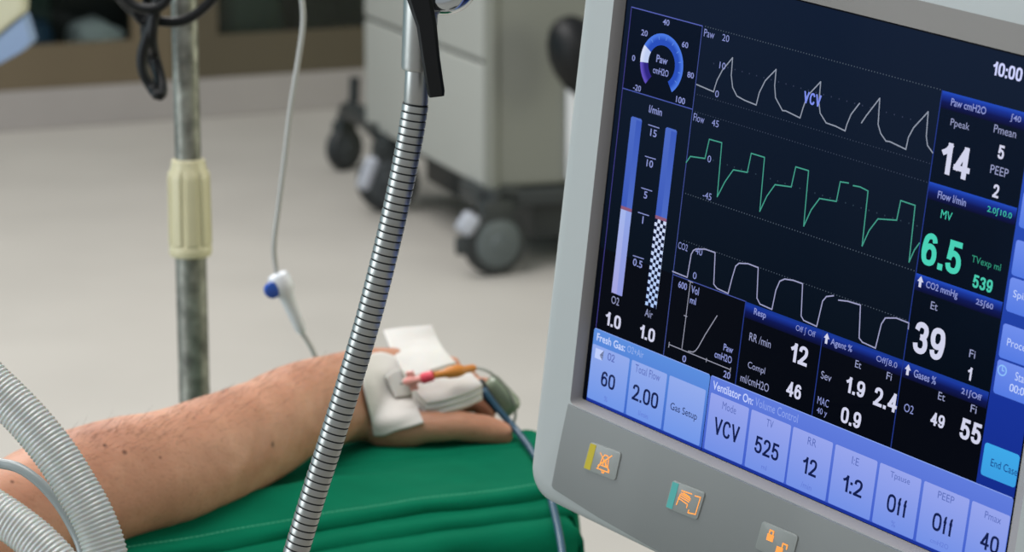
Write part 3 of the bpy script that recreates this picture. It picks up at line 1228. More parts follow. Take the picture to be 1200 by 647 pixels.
for i in range(len(pt) - 1):
    for j in range(8):
        fs.append((i * 8 + j, i * 8 + (j + 1) % 8, (i + 1) * 8 + (j + 1) % 8, (i + 1) * 8 + j))
fs.append(tuple(range(8)))
fs.append(tuple(40 + j for j in range(8))[::-1])
b.add(vs, fs)
lv = b.build('lever', M_blackrub, gn, ang=35)

# ------------------------------------------------------------------ breathing hoses
hp = []
for k in range(6):
    a = k / 6 * 2 * math.pi
    hp.append((k / 6, 1.0 + 0.03 * math.cos(a), 0))


def hose(pts, r, label, ys):
    L_ = [0]
    for a, c in zip(pts, pts[1:]):
        L_.append(L_[-1] + math.dist(a, c))
    P = [at(x, y, ys[0] + (ys[1] - ys[0]) * l / L_[-1]) for (x, y), l in zip(pts, L_)]
    vs, fs, ms = ribbed(P, r, 0.00215, hp)
    o = obj('breathing_hose', vs, fs, M_hose, None, True)
    tag(o, label, 'hose', 'corrugated breathing hoses at lower left')
    return o


hose([(-110, 385), (-50, 415), (-5, 455), (33, 493), (64, 531), (90, 572), (110, 609), (124, 650), (134, 705), (138, 760)], 0.0104,
     'larger grey white corrugated hose arching over the forearm at lower left', [1.215, 1.165])
hose([(-150, 545), (-90, 560), (-40, 580), (2, 604), (44, 636), (76, 672), (100, 720), (118, 770)], 0.0098,
     'lower corrugated hose crossing the bottom left corner', [1.18, 1.13])
b = MB()
b.tube(pxpath([(-80, 540, 1.235), (-30, 538, 1.23), (0, 543, 1.225), (23, 549, 1.22), (48, 567, 1.215), (71, 594, 1.21), (88, 624, 1.205), (97, 648, 1.20), (108, 700, 1.19), (112, 750, 1.185)], 1.2), 0.0026, 16)
o = b.build('sampling_tube', M_hoseS, None, True)
tag(o, 'thin smooth grey tube running between the two corrugated hoses', 'tube')

# ------------------------------------------------------------------ the monitor
RM = Matrix(((0.64703245, 0.09780244, -0.7561638), (-0.2585577, 0.96112039, -0.09693046), (0.71728441, 0.25822913, 0.64716365)))
MD = 1.3
C0 = Vector(((940 - CW) / F, (CH - 300) / F, -1.0)) * MD
ML = Matrix.Translation(C0) @ RM.to_4x4()
MM_ = CAMM @ ML                                 # monitor local (x right, y up, z out of the screen, metres) to world
MINV = MM_.inverted()


def S(px, py, w=0.0):
    d = MINV.to_3x3() @ ray(px, py)
    c = MINV @ CAMO
    t = (w - c.z) / d.z
    return (c + d * t)


def Pix(u_, v_, w=0.0):
    p = ML @ Vector((u_, v_, w))
    return Vector((CW + F * p.x / -p.z, CH - F * p.y / -p.z))


mon = bpy.data.objects.new('ventilator_monitor', None)
COL.objects.link(mon)
mon.matrix_world = MM_
tag(mon, 'large tilted ventilator monitor in a pale grey housing with blue keys and waveforms', 'monitor')


def mobj(mb_, name, mats, parent, smooth=False, ang=None):
    o = mb_.build(name, mats, parent, smooth, ang, world_space=False)
    return o


def rrect(x0, y0, x1, y1, r, n=6):
    out = []
    for cx, cy, a0 in ((x1 - r, y1 - r, 0), (x0 + r, y1 - r, 90), (x0 + r, y0 + r, 180), (x1 - r, y0 + r, 270)):
        for k in range(n + 1):
            a = math.radians(a0 + 90 * k / n)
            out.append((cx + r * math.cos(a), cy + r * math.sin(a)))
    return out


mm = 0.001


def outline(inset, r):
    pts = []
    for x, y in rrect(-184 + inset, -193.5 + inset, 188 - inset, 165 - inset, max(r - inset, 2), 10):
        # slightly bowed outline: sides swell towards the bottom
        k = (y + 20) / 170
        if x < 0 and abs(x) > 150:
            x += 4.5 * max(0, min(1, (y + 185) / 60)) * (1 - inset / 40)
        if y < -150:
            y += 4.0 * (x / 184) ** 2
        pts.append((x, y))
    return pts


def ringmesh(loops, closed_end=True, closed_start=True):
    """loops: list of (list of (x,y), z) with equal counts"""
    vs, fs = [], []
    n = len(loops[0][0])
    for pts, z in loops:
        for x, y in pts:
            vs.append((x * mm, y * mm, z * mm))
    for i in range(len(loops) - 1):
        for j in range(n):
            fs.append((i * n + j, i * n + (j + 1) % n, (i + 1) * n + (j + 1) % n, (i + 1) * n + j))
    if closed_start:
        fs.append(tuple(range(n))[::-1])
    if closed_end:
        fs.append(tuple((len(loops) - 1) * n + j for j in range(n)))
    return vs, fs


inner_out = rrect(-151.6, -125.2, 161, 142, 3, 10)
inner_in = rrect(-148.3, -122.2, 152.6, 127.3, 1.0, 10)
b = MB()
vs, fs = ringmesh([(outline(26, 20), -62), (outline(14, 20), -56), (outline(5, 20), -30), (outline(1, 20), -10), (outline(0, 20), -5), (outline(0.8, 20), -1),
                   (outline(3, 20), 2.6), (outline(7, 20), 4.8), (outline(13, 20), 5.6), (inner_out, 6.0)], False, True)
b.add(vs, fs, 0)
mobj(b, 'housing', M_house, mon, ang=50)
b = MB()
vs, fs = ringmesh([(inner_out, 6.0), (inner_in, 0.2), (inner_in, -3)], False, False)
b.add(vs, fs, 0)
mobj(b, 'bezel', M_bezel, mon, ang=30)
# lower control panel plate
pan = [(-152.2, -125.6), (-155.4, -150), (-158.4, -176.2), (-156.8, -177.8), (-138, -179.8), (-118, -181.8), (-75, -184.2), (0, -185.6), (75, -184.2), (120, -181.8), (160, -177.0), (167, -175.0), (162, -125.6)]
b = MB()
bm = bmesh.new()
f_ = [bm.verts.new((x * mm, y * mm, 7.2 * mm)) for x, y in pan]
fc_ = bm.faces.new(f_)
r_ = bmesh.ops.extrude_face_region(bm, geom=[fc_])
for v in [g for g in r_['geom'] if isinstance(g, bmesh.types.BMVert)]:
    v.co.z = -2 * mm
bmesh.ops.recalc_face_normals(bm, faces=bm.faces[:])
top = [e for e in bm.edges if all(v.co.z > 0.007 for v in e.verts)]
bmesh.ops.bevel(bm, geom=top, offset=0.8 * mm, segments=2, profile=0.6, affect='EDGES')
b.from_bm(bm)
panel = mobj(b, 'control_panel', M_panel, mon, ang=30)

# hidden mount: neck and column carrying the monitor
b = MB()
b.bevel_box((0.02, -0.07, -0.10), (0.10, 0.05, -0.060), 0.01)
mobj(b, 'mount_bracket', M_frame, mon, ang=40)
pm = MM_ @ Vector((0.06, -0.01, -0.10))
b = MB()
Mq = MINV @ Matrix.Translation((pm.x + 0.03, pm.y + 0.03, 0))
b.lathe([(0.022, 0.03), (0.022, pm.z + 0.03)], Mq, 24)
b.lathe([(0.19, 0.0), (0.19, 0.02), (0.03, 0.035)], Mq, 40)
mobj(b, 'support_column', M_frame, mon, ang=40)

# buttons
def pad_button(corners, strip, label, strip_mat):
    w0 = 7.2 * mm
    cs = [S(x, y, w0) for x, y in corners]          # tl, tr, br, bl
    bm = bmesh.new()
    lo = [bm.verts.new((c.x, c.y, w0 - 1 * mm)) for c in cs]
    hi = [bm.verts.new((c.x, c.y, w0 + 0.8 * mm)) for c in cs]
    bm.faces.new(hi[::-1])
    bm.faces.new(lo)
    for i in range(4):
        bm.faces.new((lo[i], lo[(i + 1) % 4], hi[(i + 1) % 4], hi[i]))
    bmesh.ops.recalc_face_normals(bm, faces=bm.faces[:])
    vert = [e for e in bm.edges if abs(e.verts[0].co.z - e.verts[1].co.z) > 0.001]
    bmesh.ops.bevel(bm, geom=vert, offset=1.8 * mm, segments=4, profile=0.5, affect='EDGES')
    tp = [e for e in bm.edges if all(v.co.z > w0 + 0.6 * mm for v in e.verts)]
    bmesh.ops.bevel(bm, geom=tp, offset=0.35 * mm, segments=2, profile=0.5, affect='EDGES')
    b = MB()
    b.from_bm(bm)
    o = mobj(b, 'panel_button', M_pad, mon, ang=40)
    o['label'] = label
    wz = w0 + 0.95 * mm
    tl, tr, br, bl = cs
    if strip:
        q = 0.22
        p = [tl.lerp(tr, .03).lerp(bl, .04), tl.lerp(tr, q).lerp(bl.lerp(br, q), .04), bl.lerp(br, q).lerp(tl.lerp(tr, q), .04), bl.lerp(br, .03).lerp(tl, .04)]
        s_ = MB()
        vs = [(c.x, c.y, wz) for c in p] + [(c.x, c.y, wz - 0.2 * mm) for c in p]
        s_.add(vs, [(0, 1, 2, 3), (4, 7, 6, 5), (0, 4, 5, 1), (1, 5, 6, 2), (2, 6, 7, 3), (3, 7, 4, 0)])
        mobj(s_, 'colour_strip', strip_mat, o)

    def loc(a, c_):                                  # a across, c_ down, both 0..1
        p = tl.lerp(tr, a).lerp(bl.lerp(br, a), c_)
        return Vector((p.x, p.y, wz + 0.05 * mm))
    return o, loc


def strokes(loc, lines, wd_, name, m, parent):
    b = MB()
    for ln in lines:
        P = [loc(a, c_) for a, c_ in ln]
        for i in range(len(P) - 1):
            d = (P[i + 1] - P[i])
            d.z = 0
            if d.length < 1e-7:
                continue
            d.normalize()
            n_ = Vector((-d.y, d.x, 0)) * wd_ / 2
            e = d * wd_ * 0.35
            b.add([P[i] - e - n_, P[i + 1] + e - n_, P[i + 1] + e + n_, P[i] - e + n_], [(0, 1, 2, 3)])
    return mobj(b, name, m, parent)


o, loc = pad_button([(692.7, 517.6), (729, 530.5), (721.8, 563.4), (684.2, 548.9)], True,
                    'grey button with yellow strip and orange crossed bell', M_yellow)
bell = [[(0.40, 0.80), (0.78, 0.80)], [(0.42, 0.80), (0.47, 0.62), (0.49, 0.40), (0.55, 0.26), (0.64, 0.26), (0.69, 0.40), (0.71, 0.62), (0.77, 0.80)],
        [(0.56, 0.80), (0.58, 0.88), (0.63, 0.88), (0.64, 0.80)], [(0.40, 0.24), (0.78, 0.74)], [(0.76, 0.2), (0.42, 0.7)],
        [(0.55, 0.45), (0.56, 0.65)], [(0.63, 0.45), (0.64, 0.65)], [(0.50, 0.65), (0.70, 0.65)]]
strokes(loc, bell, 0.55 * mm, 'bell_symbol', M_orange, o)
o, loc = pad_button([(789, 562.5), (827.5, 577.5), (817.7, 609.6), (780.5, 594.6)], True,
                    'grey button with teal strip and orange loop symbol', M_teal)
strokes(loc, [[(0.35, 0.22), (0.66, 0.20)], [(0.36, 0.30), (0.66, 0.38)], [(0.34, 0.36), (0.66, 0.44)], [(0.35, 0.44), (0.64, 0.50)],
              [(0.34, 0.36), (0.31, 0.75)], [(0.31, 0.5), (0.62, 0.60), (0.62, 0.72)], [(0.76, 0.22), (0.92, 0.20), (0.92, 0.82), (0.70, 0.86), (0.70, 0.76)], [(0.42, 0.27), (0.62, 0.33)]],
        0.6 * mm, 'loop_symbol', M_orange, o)
o, loc = pad_button([(894.4, 610.3), (936.6, 628), (928, 661), (885.6, 642.7)], False,
                    'grey button with two orange padlock symbols', M_teal)
lock = lambda x, y: [[(x, y), (x + 0.16, y)], [(x, y + 0.06), (x + 0.16, y + 0.06)], [(x, y + 0.12), (x + 0.16, y + 0.12)], [(x, y + 0.18), (x + 0.16, y + 0.18)],
                     [(x + 0.03, y), (x + 0.03, y - 0.16), (x + 0.13, y - 0.16), (x + 0.13, y)]]
strokes(loc, lock(0.24, 0.34) + lock(0.55, 0.62)[:4] + [[(0.68, 0.62), (0.68, 0.44), (0.80, 0.44), (0.80, 0.58)]], 0.75 * mm, 'padlock_symbol', M_orange, o)

# ------------------------------------------------------------------ screen graphics
_txt = {}


def glyphs(s, bold):
    key = (s, bold)
    if key in _txt:
        return _txt[key]
    cu = bpy.data.curves.new('t', 'FONT')
    cu.body = s
    cu.size = 1.0
    cu.resolution_u = 3
    cu.offset = {0: 0.0, 1: 0.014, 2: 0.028}[bold]
    ob = bpy.data.objects.new('t', cu)
    COL.objects.link(ob)
    dg = bpy.context.evaluated_depsgraph_get()
    dg.update()
    m = bpy.data.meshes.new_from_object(ob.evaluated_get(dg))
    vs = [v.co.copy() for v in m.vertices]
    fs = [tuple(p.vertices) for p in m.polygons]
    bpy.data.objects.remove(ob)
    bpy.data.curves.remove(cu)
    bpy.data.meshes.remove(m)
    x0, x1 = min(v.x for v in vs), max(v.x for v in vs)
    y0, y1 = min(v.y for v in vs), max(v.y for v in vs)
    _txt[key] = (vs, fs, x0, x1, y0, y1)
    return _txt[key]


NUM = {
    '0': (.56, [('c', [(.5, 1), (.86, .93), (1, .7), (1, .3), (.86, .07), (.5, 0), (.14, .07), (0, .3), (0, .7), (.14, .93), (.5, 1)])]),
    'O': (.64, [('c', [(.5, 1), (.86, .92), (1, .68), (1, .32), (.86, .08), (.5, 0), (.14, .08), (0, .32), (0, .68), (.14, .92), (.5, 1)])]),
    'C': (.60, [('c', [(1, .74), (.88, .93), (.54, 1), (.16, .90), (0, .62), (0, .38), (.16, .10), (.54, 0), (.88, .07), (1, .27)])]),
    '1': (.40, [('l', [(.9, 0), (.9, 1)]), ('l', [(.9, .98), (.5, .80), (.05, .72)])]),
    '2': (.56, [('c', [(.03, .70), (.12, .92), (.5, 1), (.88, .92), (.97, .72), (.84, .50), (.42, .24), (.08, .04)]), ('l', [(0, 0), (1, 0)])]),
    '3': (.56, [('c', [(.03, .76), (.15, .94), (.5, 1), (.86, .93), (.95, .76), (.82, .58), (.42, .53)]), ('c', [(.42, .53), (.84, .48), (1, .27), (.87, .07), (.5, 0), (.13, .07), (0, .26)])]),
    '4': (.58, [('l', [(.76, 0), (.76, 1)]), ('l', [(.72, .98), (.02, .27)]), ('l', [(0, .26), (1.02, .26)])]),
    '5': (.56, [('l', [(.92, 1), (.18, 1)]), ('l', [(.20, 1), (.08, .48)]), ('c', [(.07, .50), (.26, .60), (.52, .64), (.86, .54), (1, .31), (.87, .07), (.5, 0), (.13, .06), (0, .24)])]),
    '6': (.56, [('c', [(.95, .78), (.84, .94), (.54, 1), (.18, .90), (.02, .6), (0, .34), (.13, .07), (.5, 0), (.88, .08), (1, .31), (.88, .54), (.52, .62), (.17, .52), (.02, .34)])]),
    'V': (.62, [('l', [(0, 1), (.5, 0)]), ('l', [(.5, 0), (1, 1)])]),
    'f': (.34, [('c', [(1, .99), (.74, .99), (.5, .90), (.48, .74)]), ('l', [(.48, .8), (.48, 0)]), ('l', [(0, .68), (.95, .68)])]),
    '.': (.0, [('l', [(0, -.0), (0, .001)])]),
    ':': (.0, [('l', [(0, -.0), (0, .001)]), ('l', [(0, .62), (0, .621)])]),
}
NUM['9'] = (.56, [('c', [(1 - x, 1 - y) for x, y in NUM['6'][1][0][1]])])


def numerals(s, th, sx=1.0):
    """heavy sans numerals drawn as strokes; height 1"""
    quads, x = [], 0.0
    for ch in s:
        w, st_ = NUM[ch]
        t = th
        iw = max(0.0, w - t)
        for kind, pts in st_:
            P = [Vector((x + t / 2 + a * iw, t / 2 + b_ * (1 - t), 0)) for a, b_ in pts]
            if ch in '.:':
                y = t / 2 + pts[0][1] * (1 - t)
                quads.append([(x, y - t * .55), (x + t * 1.05, y - t * .55), (x + t * 1.05, y + t * .55), (x, y + t * .55)])
                continue
            if kind == 'c':
                closed = (P[0] - P[-1]).length < 1e-6
                P = spline(P, 0.05)
                nn = []
                for i in range(len(P)):
                    a = P[i - 1] if i else (P[-2] if closed else P[0])
                    c = P[i + 1] if i < len(P) - 1 else (P[1] if closed else P[-1])
                    d = (c - a).normalized()
                    nn.append(Vector((-d.y, d.x, 0)) * t / 2)
                for i in range(len(P) - 1):
                    quads.append([tuple((P[i] - nn[i])[:2]), tuple((P[i + 1] - nn[i + 1])[:2]), tuple((P[i + 1] + nn[i + 1])[:2]), tuple((P[i] + nn[i])[:2])])
            else:
                for i in range(len(P) - 1):
                    d = (P[i + 1] - P[i]).normalized()
                    n_ = Vector((-d.y, d.x, 0)) * t / 2
                    e = d * t * 0.5 if ch not in 'Vf' else d * t * (0.45 if abs(d.x) < .9 or ch == 'V' else 0.1)
                    q = [P[i] - e - n_, P[i + 1] + e - n_, P[i + 1] + e + n_, P[i] - e + n_]
                    quads.append([(min(max(v.x, x - 0.02), x + w + 0.04), min(max(v.y, 0), 1)) for v in q])
        x += (w if w else t * 1.05) + 0.085
    return quads, x - 0.085


LV = {0: 0.0, 1: 0.00010, 2: 0.00020, 3: 0.00030, 4: 0.00040, 5: 0.00050}


class GR:
    """flat luminous graphics, coordinates in millimetres on the glass"""
    def __init__(self):
        self.v, self.f, self.c = [], [], []

    def poly(self, pts, lv, col):
        k = len(self.v)
        cols = col if isinstance(col, list) else [col] * len(pts)
        self.v += [(x * mm, y * mm, LV[lv]) for x, y in pts]
        self.c += cols
        self.f.append(tuple(range(k, k + len(pts))))

    def rect(self, x0, y0, x1, y1, lv, ct, cb=None):
        cb = cb or ct
        self.poly([(x0, y0), (x1, y0), (x1, y1), (x0, y1)], lv, [cb, cb, ct, ct])

    def key(self, x0, y0, x1, y1, r, lv, ct, cb):
        P = rrect(x0, y0, x1, y1, r, 4)
        cols = []
        for x, y in P:
            k = (y - y0) / (y1 - y0)
            cols.append(tuple(cb[i] + (ct[i] - cb[i]) * k for i in range(3)))
        # strips so that the shade runs evenly from top to bottom
        self.poly(P, lv, cols)

    def line(self, pts, w, lv, col):
        pts = [Vector((p[0], p[1])) for p in pts]
        for i in range(len(pts) - 1):
            d = pts[i + 1] - pts[i]
            if d.length < 1e-6:
                continue
            d.normalize()
            n_ = Vector((-d.y, d.x)) * w / 2
            e = d * w * 0.3
            q = [pts[i] - e - n_, pts[i + 1] + e - n_, pts[i + 1] + e + n_, pts[i] - e + n_]
            self.poly([(a.x, a.y) for a in q], lv, col)

    def text(self, s, cx, cy, w, h, col, bold=0, lv=3):
        """s centred on photo pixel (cx, cy); w and h are its width and height there"""
        c = S(cx, cy)
        a, b_ = Pix(c.x - 0.004, c.y), Pix(c.x + 0.004, c.y)
        sx = (b_.x - a.x) / 8.0                      # px per mm along the row
        a, b_ = Pix(c.x, c.y - 0.004), Pix(c.x, c.y + 0.004)
        sy = abs(a.y - b_.y) / 8.0
        W, Hh = w / sx, h / sy
        if (bold == 2 or lv == 5) and all(ch in NUM for ch in s):
            q, tw = numerals(s, 0.175 if bold == 2 else 0.15)
            if len(s) == 1:
                W = min(W, Hh * tw)
            for p in q:
                self.poly([(c.x / mm + (x - tw / 2) * W / tw, c.y / mm + (y - 0.5) * Hh) for x, y in p], lv, col)
            return
        vs, fs, x0, x1, y0, y1 = glyphs(s, bold)
        Wm = x1 - x0
        # cap height of the font decides the height
        asc = 0.70 if not any(ch in 'gpyj' for ch in s) else (y1 - y0)
        ky = Hh / (y1 - y0)
        kx = min(W / Wm, ky * 1.15)
        k0 = len(self.v)
        for v in vs:
            self.v.append(((c.x / mm + (v.x - (x0 + x1) / 2) * kx) * mm, (c.y / mm + (v.y - (y0 + y1) / 2) * ky) * mm, LV[lv]))
            self.c.append(col)
        self.f += [tuple(i + k0 for i in f) for f in fs]

    def build(self, name, parent, label=None):
        me = bpy.data.meshes.new(name)
        me.from_pydata(self.v, [], self.f)
        me.materials.append(M_screen)
        at_ = me.color_attributes.new('Col', 'FLOAT_COLOR', 'POINT')
        for i, c in enumerate(self.c):
            at_.data[i].color = (*lin(c), 1)
        # make everything face out of the screen
        bm = bmesh.new()
        bm.from_mesh(me)
        for f in bm.faces:
            f.normal_update()
            if f.normal.z < 0:
                f.normal_flip()
        bm.to_mesh(me)
        bm.free()
        o = bpy.data.objects.new(name, me)
        COL.objects.link(o)
        o.parent = parent
        if label:
            o['label'] = label
        return o


def px(pts):
    return [((q.x) / mm, (q.y) / mm) for q in (S(*p) for p in pts)]


BLK = (5, 8, 18)
LAV = (138, 148, 208)
WHT = (208, 210, 234)
GRY = (150, 156, 196)
LINE = (62, 76, 150)
GRN = (70, 176, 150)

g = GR()
g.rect(-149, -123, 153.5, 128, 0, (8, 10, 16), (6, 8, 14))
g.rect(-147.2, -33.5, 151.5, 126.5, 1, (15, 28, 50), (5, 15, 28))  # lighter navy top paints some room reflection into the screen glow
g.rect(-147.2, -121.8, 151.5, -33.5, 1, BLK, (4, 6, 14))
screen = g.build('screen', mon, 'dark lit display with white, green and lavender waveforms')

# gauge
g = GR()
gc = px([(775.8, 76.2)])[0]
gx0, gx1 = px([(750.3, 73)])[0][0], px([(801, 79.5)])[0][0]
ro = (gx1 - gx0) / 2
gcx, gcy = (gx0 + gx1) / 2, px([(775.5, 37.6)])[0][1] - ro * 1.03
ri = ro * 0.62
g.rect(-143.2, 57, -89.2, 101.3, 1, (9, 18, 34), (7, 14, 28))


def ang_of(p):
    q = px([p])[0]
    return math.degrees(math.atan2(q[1] - gcy, q[0] - gcx)) % 360


a_start, a_0, a_w, a_end = ang_of((755.3, 99.5)), ang_of((751, 72.4)), ang_of((757.3, 54.3)), ang_of((788.4, 110.5)) - 360


def arc(a0, a1, r0, r1, c0, c1, lv=2):
    n_ = max(3, int(abs(a1 - a0) / 5))
    for i in range(n_):
        b0, b1 = math.radians(a0 + (a1 - a0) * i / n_), math.radians(a0 + (a1 - a0) * (i + 1) / n_)
        p = [(gcx + r * math.cos(a), gcy + r * math.sin(a)) for r, a in ((r0, b0), (r1, b0), (r1, b1), (r0, b1))]
        g.poly(p, lv, [c0, c1, c1, c0])


for a0, a1, c0, c1 in ((a_start, a_0, (46, 36, 128), (96, 80, 190)), (a_0, a_w, (190, 204, 240), (214, 222, 248)), (a_w, a_end, (40, 78, 186), (74, 120, 226))):
    arc(a0, a1, ri, ri + (ro - ri) * 0.45, c0, c0)
    arc(a0, a1, ri + (ro - ri) * 0.45, ro * 0.95, c0, c1)
    arc(a0, a1, ro * 0.95, ro, c1, c1)
for k in range(1, 9):
    a = math.radians(a_w + (a_end - a_w) * k / 9)
    g.line([(gcx + r * math.cos(a), gcy + r * math.sin(a)) for r in (ri + 3.0, ro - 1.5)], 0.35, 3, (100, 146, 232))
for s, x, y, w, h in (('40', 781.2, 26.1, 8, 7), ('20', 755.7, 38.6, 8, 7), ('60', 803.3, 52.4, 8, 7), ('0', 743, 68, 4.2, 7), ('80', 809.8, 88, 8, 7),
                      ('-20', 747, 103, 9, 7), ('100', 798, 117.5, 10.5, 7.5)):
    g.text(s, x, y, w, h, LAV, 1)
g.text('Paw', 776.3, 70, 13, 9, LAV, 1)
g.text('cmH2O', 774.8, 84, 18, 8, LAV, 1)
g.line([(-143.4, 101.4), (-89, 101.4)], 0.55, 2, (86, 98, 180))
g.line([(-143.4, 56.9), (-89, 56.9)], 0.55, 2, (72, 88, 170))
g.line([(-143.4, -79), (-143.4, 101.4)], 0.5, 2, (66, 62, 140))
g.line([(-89, -79), (-89, 101.4)], 0.5, 2, (66, 80, 152))
g.build('pressure_gauge', screen, 'blue arc gauge with a white and violet end')

# gas flow bars
BT, BM_, BR = (76, 106, 196), (60, 90, 186), (140, 90, 120)


def bar(x0, x1, ytop, ymid, ybot, check, texts, label):
    g = GR()
    P = rrect(x0, ymid, x1, ytop, 1.2, 4)
    xm = (x0 + x1) / 2
    g.rect(x0, ymid, xm, ytop - 1.2, 2, BT, BM_)
    g.rect(xm, ymid, x1, ytop - 1.2, 2, BM_, BT)
    g.poly([(x0, ytop - 1.3), (x1, ytop - 1.3), (x1, ytop - 0.8), (x1 - 1.0, ytop), (x0 + 1.0, ytop), (x0, ytop - 0.8)], 2, BT)
    g.rect(x0, ymid - 0.2, x1, ymid + 1.6, 3, BR)
    if check:
        g.rect(x0, ybot, x1, ymid - 0.2, 2, (206, 218, 248), (176, 204, 250))
        c = (x1 - x0) / 4
        ny = int(round((ymid - 0.2 - ybot) / (c * 0.95)))
        hh = (ymid - 0.2 - ybot) / ny
        for j in range(ny):
            for i in range(4):
                if (i + j) % 2:
                    g.rect(x0 + i * c, ybot + j * hh, x0 + (i + 1) * c, ybot + (j + 1) * hh, 3, (16, 22, 52))
    else:
        g.rect(x0, ybot, x1, ymid - 0.2, 2, (164, 182, 236), (164, 164, 224))
        g.rect(xm, ybot, x1, ymid - 0.2, 3, (144, 164, 228), (144, 152, 222))
    for t in texts:
        g.text(*t)
    return g.build('flow_bar', screen, label)


bar(-134.3, -125.7, 43.4, -8.2, -56.0, False, [('O2', 721.5, 352.3, 9, 9, GRY, 0), ('1.0', 719, 375.6, 17.5, 15.5, WHT, 2)], 'blue and white bar over the left 1.0 reading')
bar(-107.2, -98.5, 43.4, -6.8, -55.6, True, [('Air', 760.8, 367.4, 9, 9, GRY, 0), ('1.0', 759, 390.8, 17.5, 15.5, WHT, 2)], 'blue bar with a checkered lower half over the right 1.0 reading')
g = GR()
g.text('l/min', 768.7, 129.5, 15, 9, LAV, 1)
for (xa, ya), (xb, yb), s, tx, ty, tw in (((760.3, 146.1), (772.8, 150.2), '15', 766.3, 156, 8), ((756.3, 183), (768.7, 186.7), '10', 762, 191.8, 8),
                                          ((751.9, 220), (764.3, 224), '5', 757, 228.5, 4.5), ((748, 248.7), (760.6, 252.8), '1', 753.8, 257.8, 3),
                                          ((742.3, 299.5), (754.7, 303.5), '0.5', 747.7, 308.5, 11)):
    g.line(px([(xa, ya), (xb, yb)]), 0.5, 2, LAV)
    g.text(s, tx, ty, tw, 8.5, LAV, 1)
g.build('flow_scale', screen)

# dotted grid


def dots(pxy, x0, x1, step, size, col):
    g = GR()
    v = px([pxy])[0][1]
    x = x0
    while x < x1:
        g.rect(x, v - size / 2, x + size, v + size / 2, 2, col)
        x += step
    g.build('dotted_line', screen)


DC = (78, 90, 104)
dots((916.4, 55), -87, 73.5, 1.9, 0.55, DC)
dots((868, 83.3), -78, 72, 5.2, 0.7, (50, 58, 82))
dots((844, 118.5), -87, 73.5, 1.9, 0.5, (62, 72, 92))
dots((844, 139.6), -87, 73.5, 1.9, 0.5, (62, 72, 92))
dots((901.7, 209), -70, 72, 5.2, 0.7, (44, 60, 76))
dots((862.3, 246.5), -87, 73.5, 1.9, 0.55, DC)
dots((846.7, 298), -84, 73.5, 1.9, 0.5, DC)

TR = (142, 150, 166)


def wave(name, segs, w, col, texts, label):
    g = GR()
    for sg in segs:
        P = [Vector((*q, 0)) for q in px(sg)]
        g.line([(p.x, p.y) for p in P], w, 3, col)
    for t in texts:
        g.text(*t)
    return g.build(name, screen, label)


wave('pressure_waveform', [[(816.6, 98.9), (836.7, 107.5), (838.5, 101), (841, 93.5), (847, 82.3), (859, 67.6), (857.4, 88.3), (859, 102.4), (864, 112.5), (873, 117.5), (886.6, 123), (890.3, 108.4), (897.3, 94.4), (910, 81.3),
                            (908.3, 100.4), (909.3, 114.5), (917.4, 129.5), (921.4, 130), (938, 138.2), (941.5, 126.5), (946.5, 112.5), (962.2, 95.8), (960.2, 120.5), (961.6, 132.6), (968.6, 144), (980, 148), (990.8, 153.4),
                            (993, 145.6), (997.8, 134), (1007.8, 121)],
                           [(1010, 144), (1015.6, 135.6), (1031.5, 115), (1029.5, 145.6), (1032.6, 156.5), (1038.7, 165.3), (1043.4, 166), (1062, 175), (1065, 161), (1071.2, 149.5), (1088.2, 131), (1086, 159.6), (1087.4, 170.4), (1093.6, 179.2)]],
     0.68, TR, [('Paw', 831.7, 39.6, 12, 9, LAV, 0), ('20', 851, 44.6, 8, 8, LAV, 0), ('10', 847.2, 77, 7, 8, LAV, 0), ('0', 840.7, 110, 4.5, 8, LAV, 0)], 'grey white pressure waveform')
wave('flow_waveform', [[(804.5, 190.4), (809.5, 183.3), (826.6, 185.7), (831.7, 163.2), (846.3, 167.2), (841, 230.5), (850, 213), (859.8, 199), (876.2, 202), (880.9, 179.7), (896.4, 184.4), (890.8, 247.7), (899, 230), (908.7, 216.4), (927.7, 219),
                        (933, 195.5), (948, 200), (942.3, 265), (951, 246), (960.9, 232.6), (980.6, 236), (985.2, 213), (995, 214.5)],
                       [(1000.3, 217.5), (1008.4, 219), (1017.7, 223.8), (1010.7, 288.3), (1019, 270), (1029.3, 256.5), (1051.3, 258), (1056, 235), (1072.9, 240.7), (1065.7, 307.3), (1072, 293), (1078, 284.8)]],
     0.68, (66, 152, 134), [('Flow', 819.6, 138.7, 12.5, 9, LAV, 0), ('45', 838.7, 144.5, 8, 8, LAV, 0), ('0', 831.7, 186.3, 4.5, 8, LAV, 0), ('-45', 829.2, 229.5, 10, 8, LAV, 0)], 'green flow waveform')
wave('gas_waveform', [[(788.5, 318), (805.8, 325), (810.5, 298), (813, 293.5), (816, 291.8), (826.8, 292), (838.5, 296), (836.9, 333), (840.8, 338), (853.7, 344), (858.3, 326), (862.5, 312), (866.5, 308.5), (877, 309), (889, 313.6),
                       (887.5, 349.3), (891, 356.3), (905, 362.6), (909.7, 340), (914.3, 329.5), (920, 327), (930, 328.5), (941, 332.5), (939.3, 370.3), (942.3, 375.5), (957.5, 382.5), (964.5, 352.8), (969, 347.5), (977.3, 346.5)],
                      [(983, 351.7), (994, 353), (1008.8, 357.5), (1007.2, 396), (1011, 401), (1026.3, 408), (1033.3, 379.7), (1038, 372.6), (1050.8, 372.7), (1065.5, 378.5), (1064.8, 385.5)]],
     0.68, (156, 158, 194), [('CO2', 800.8, 288.9, 11, 8, LAV, 0), ('40', 819.5, 294.7, 8, 8, LAV, 0), ('0', 814.6, 323, 4.5, 8, LAV, 0)], 'lavender white gas waveform')

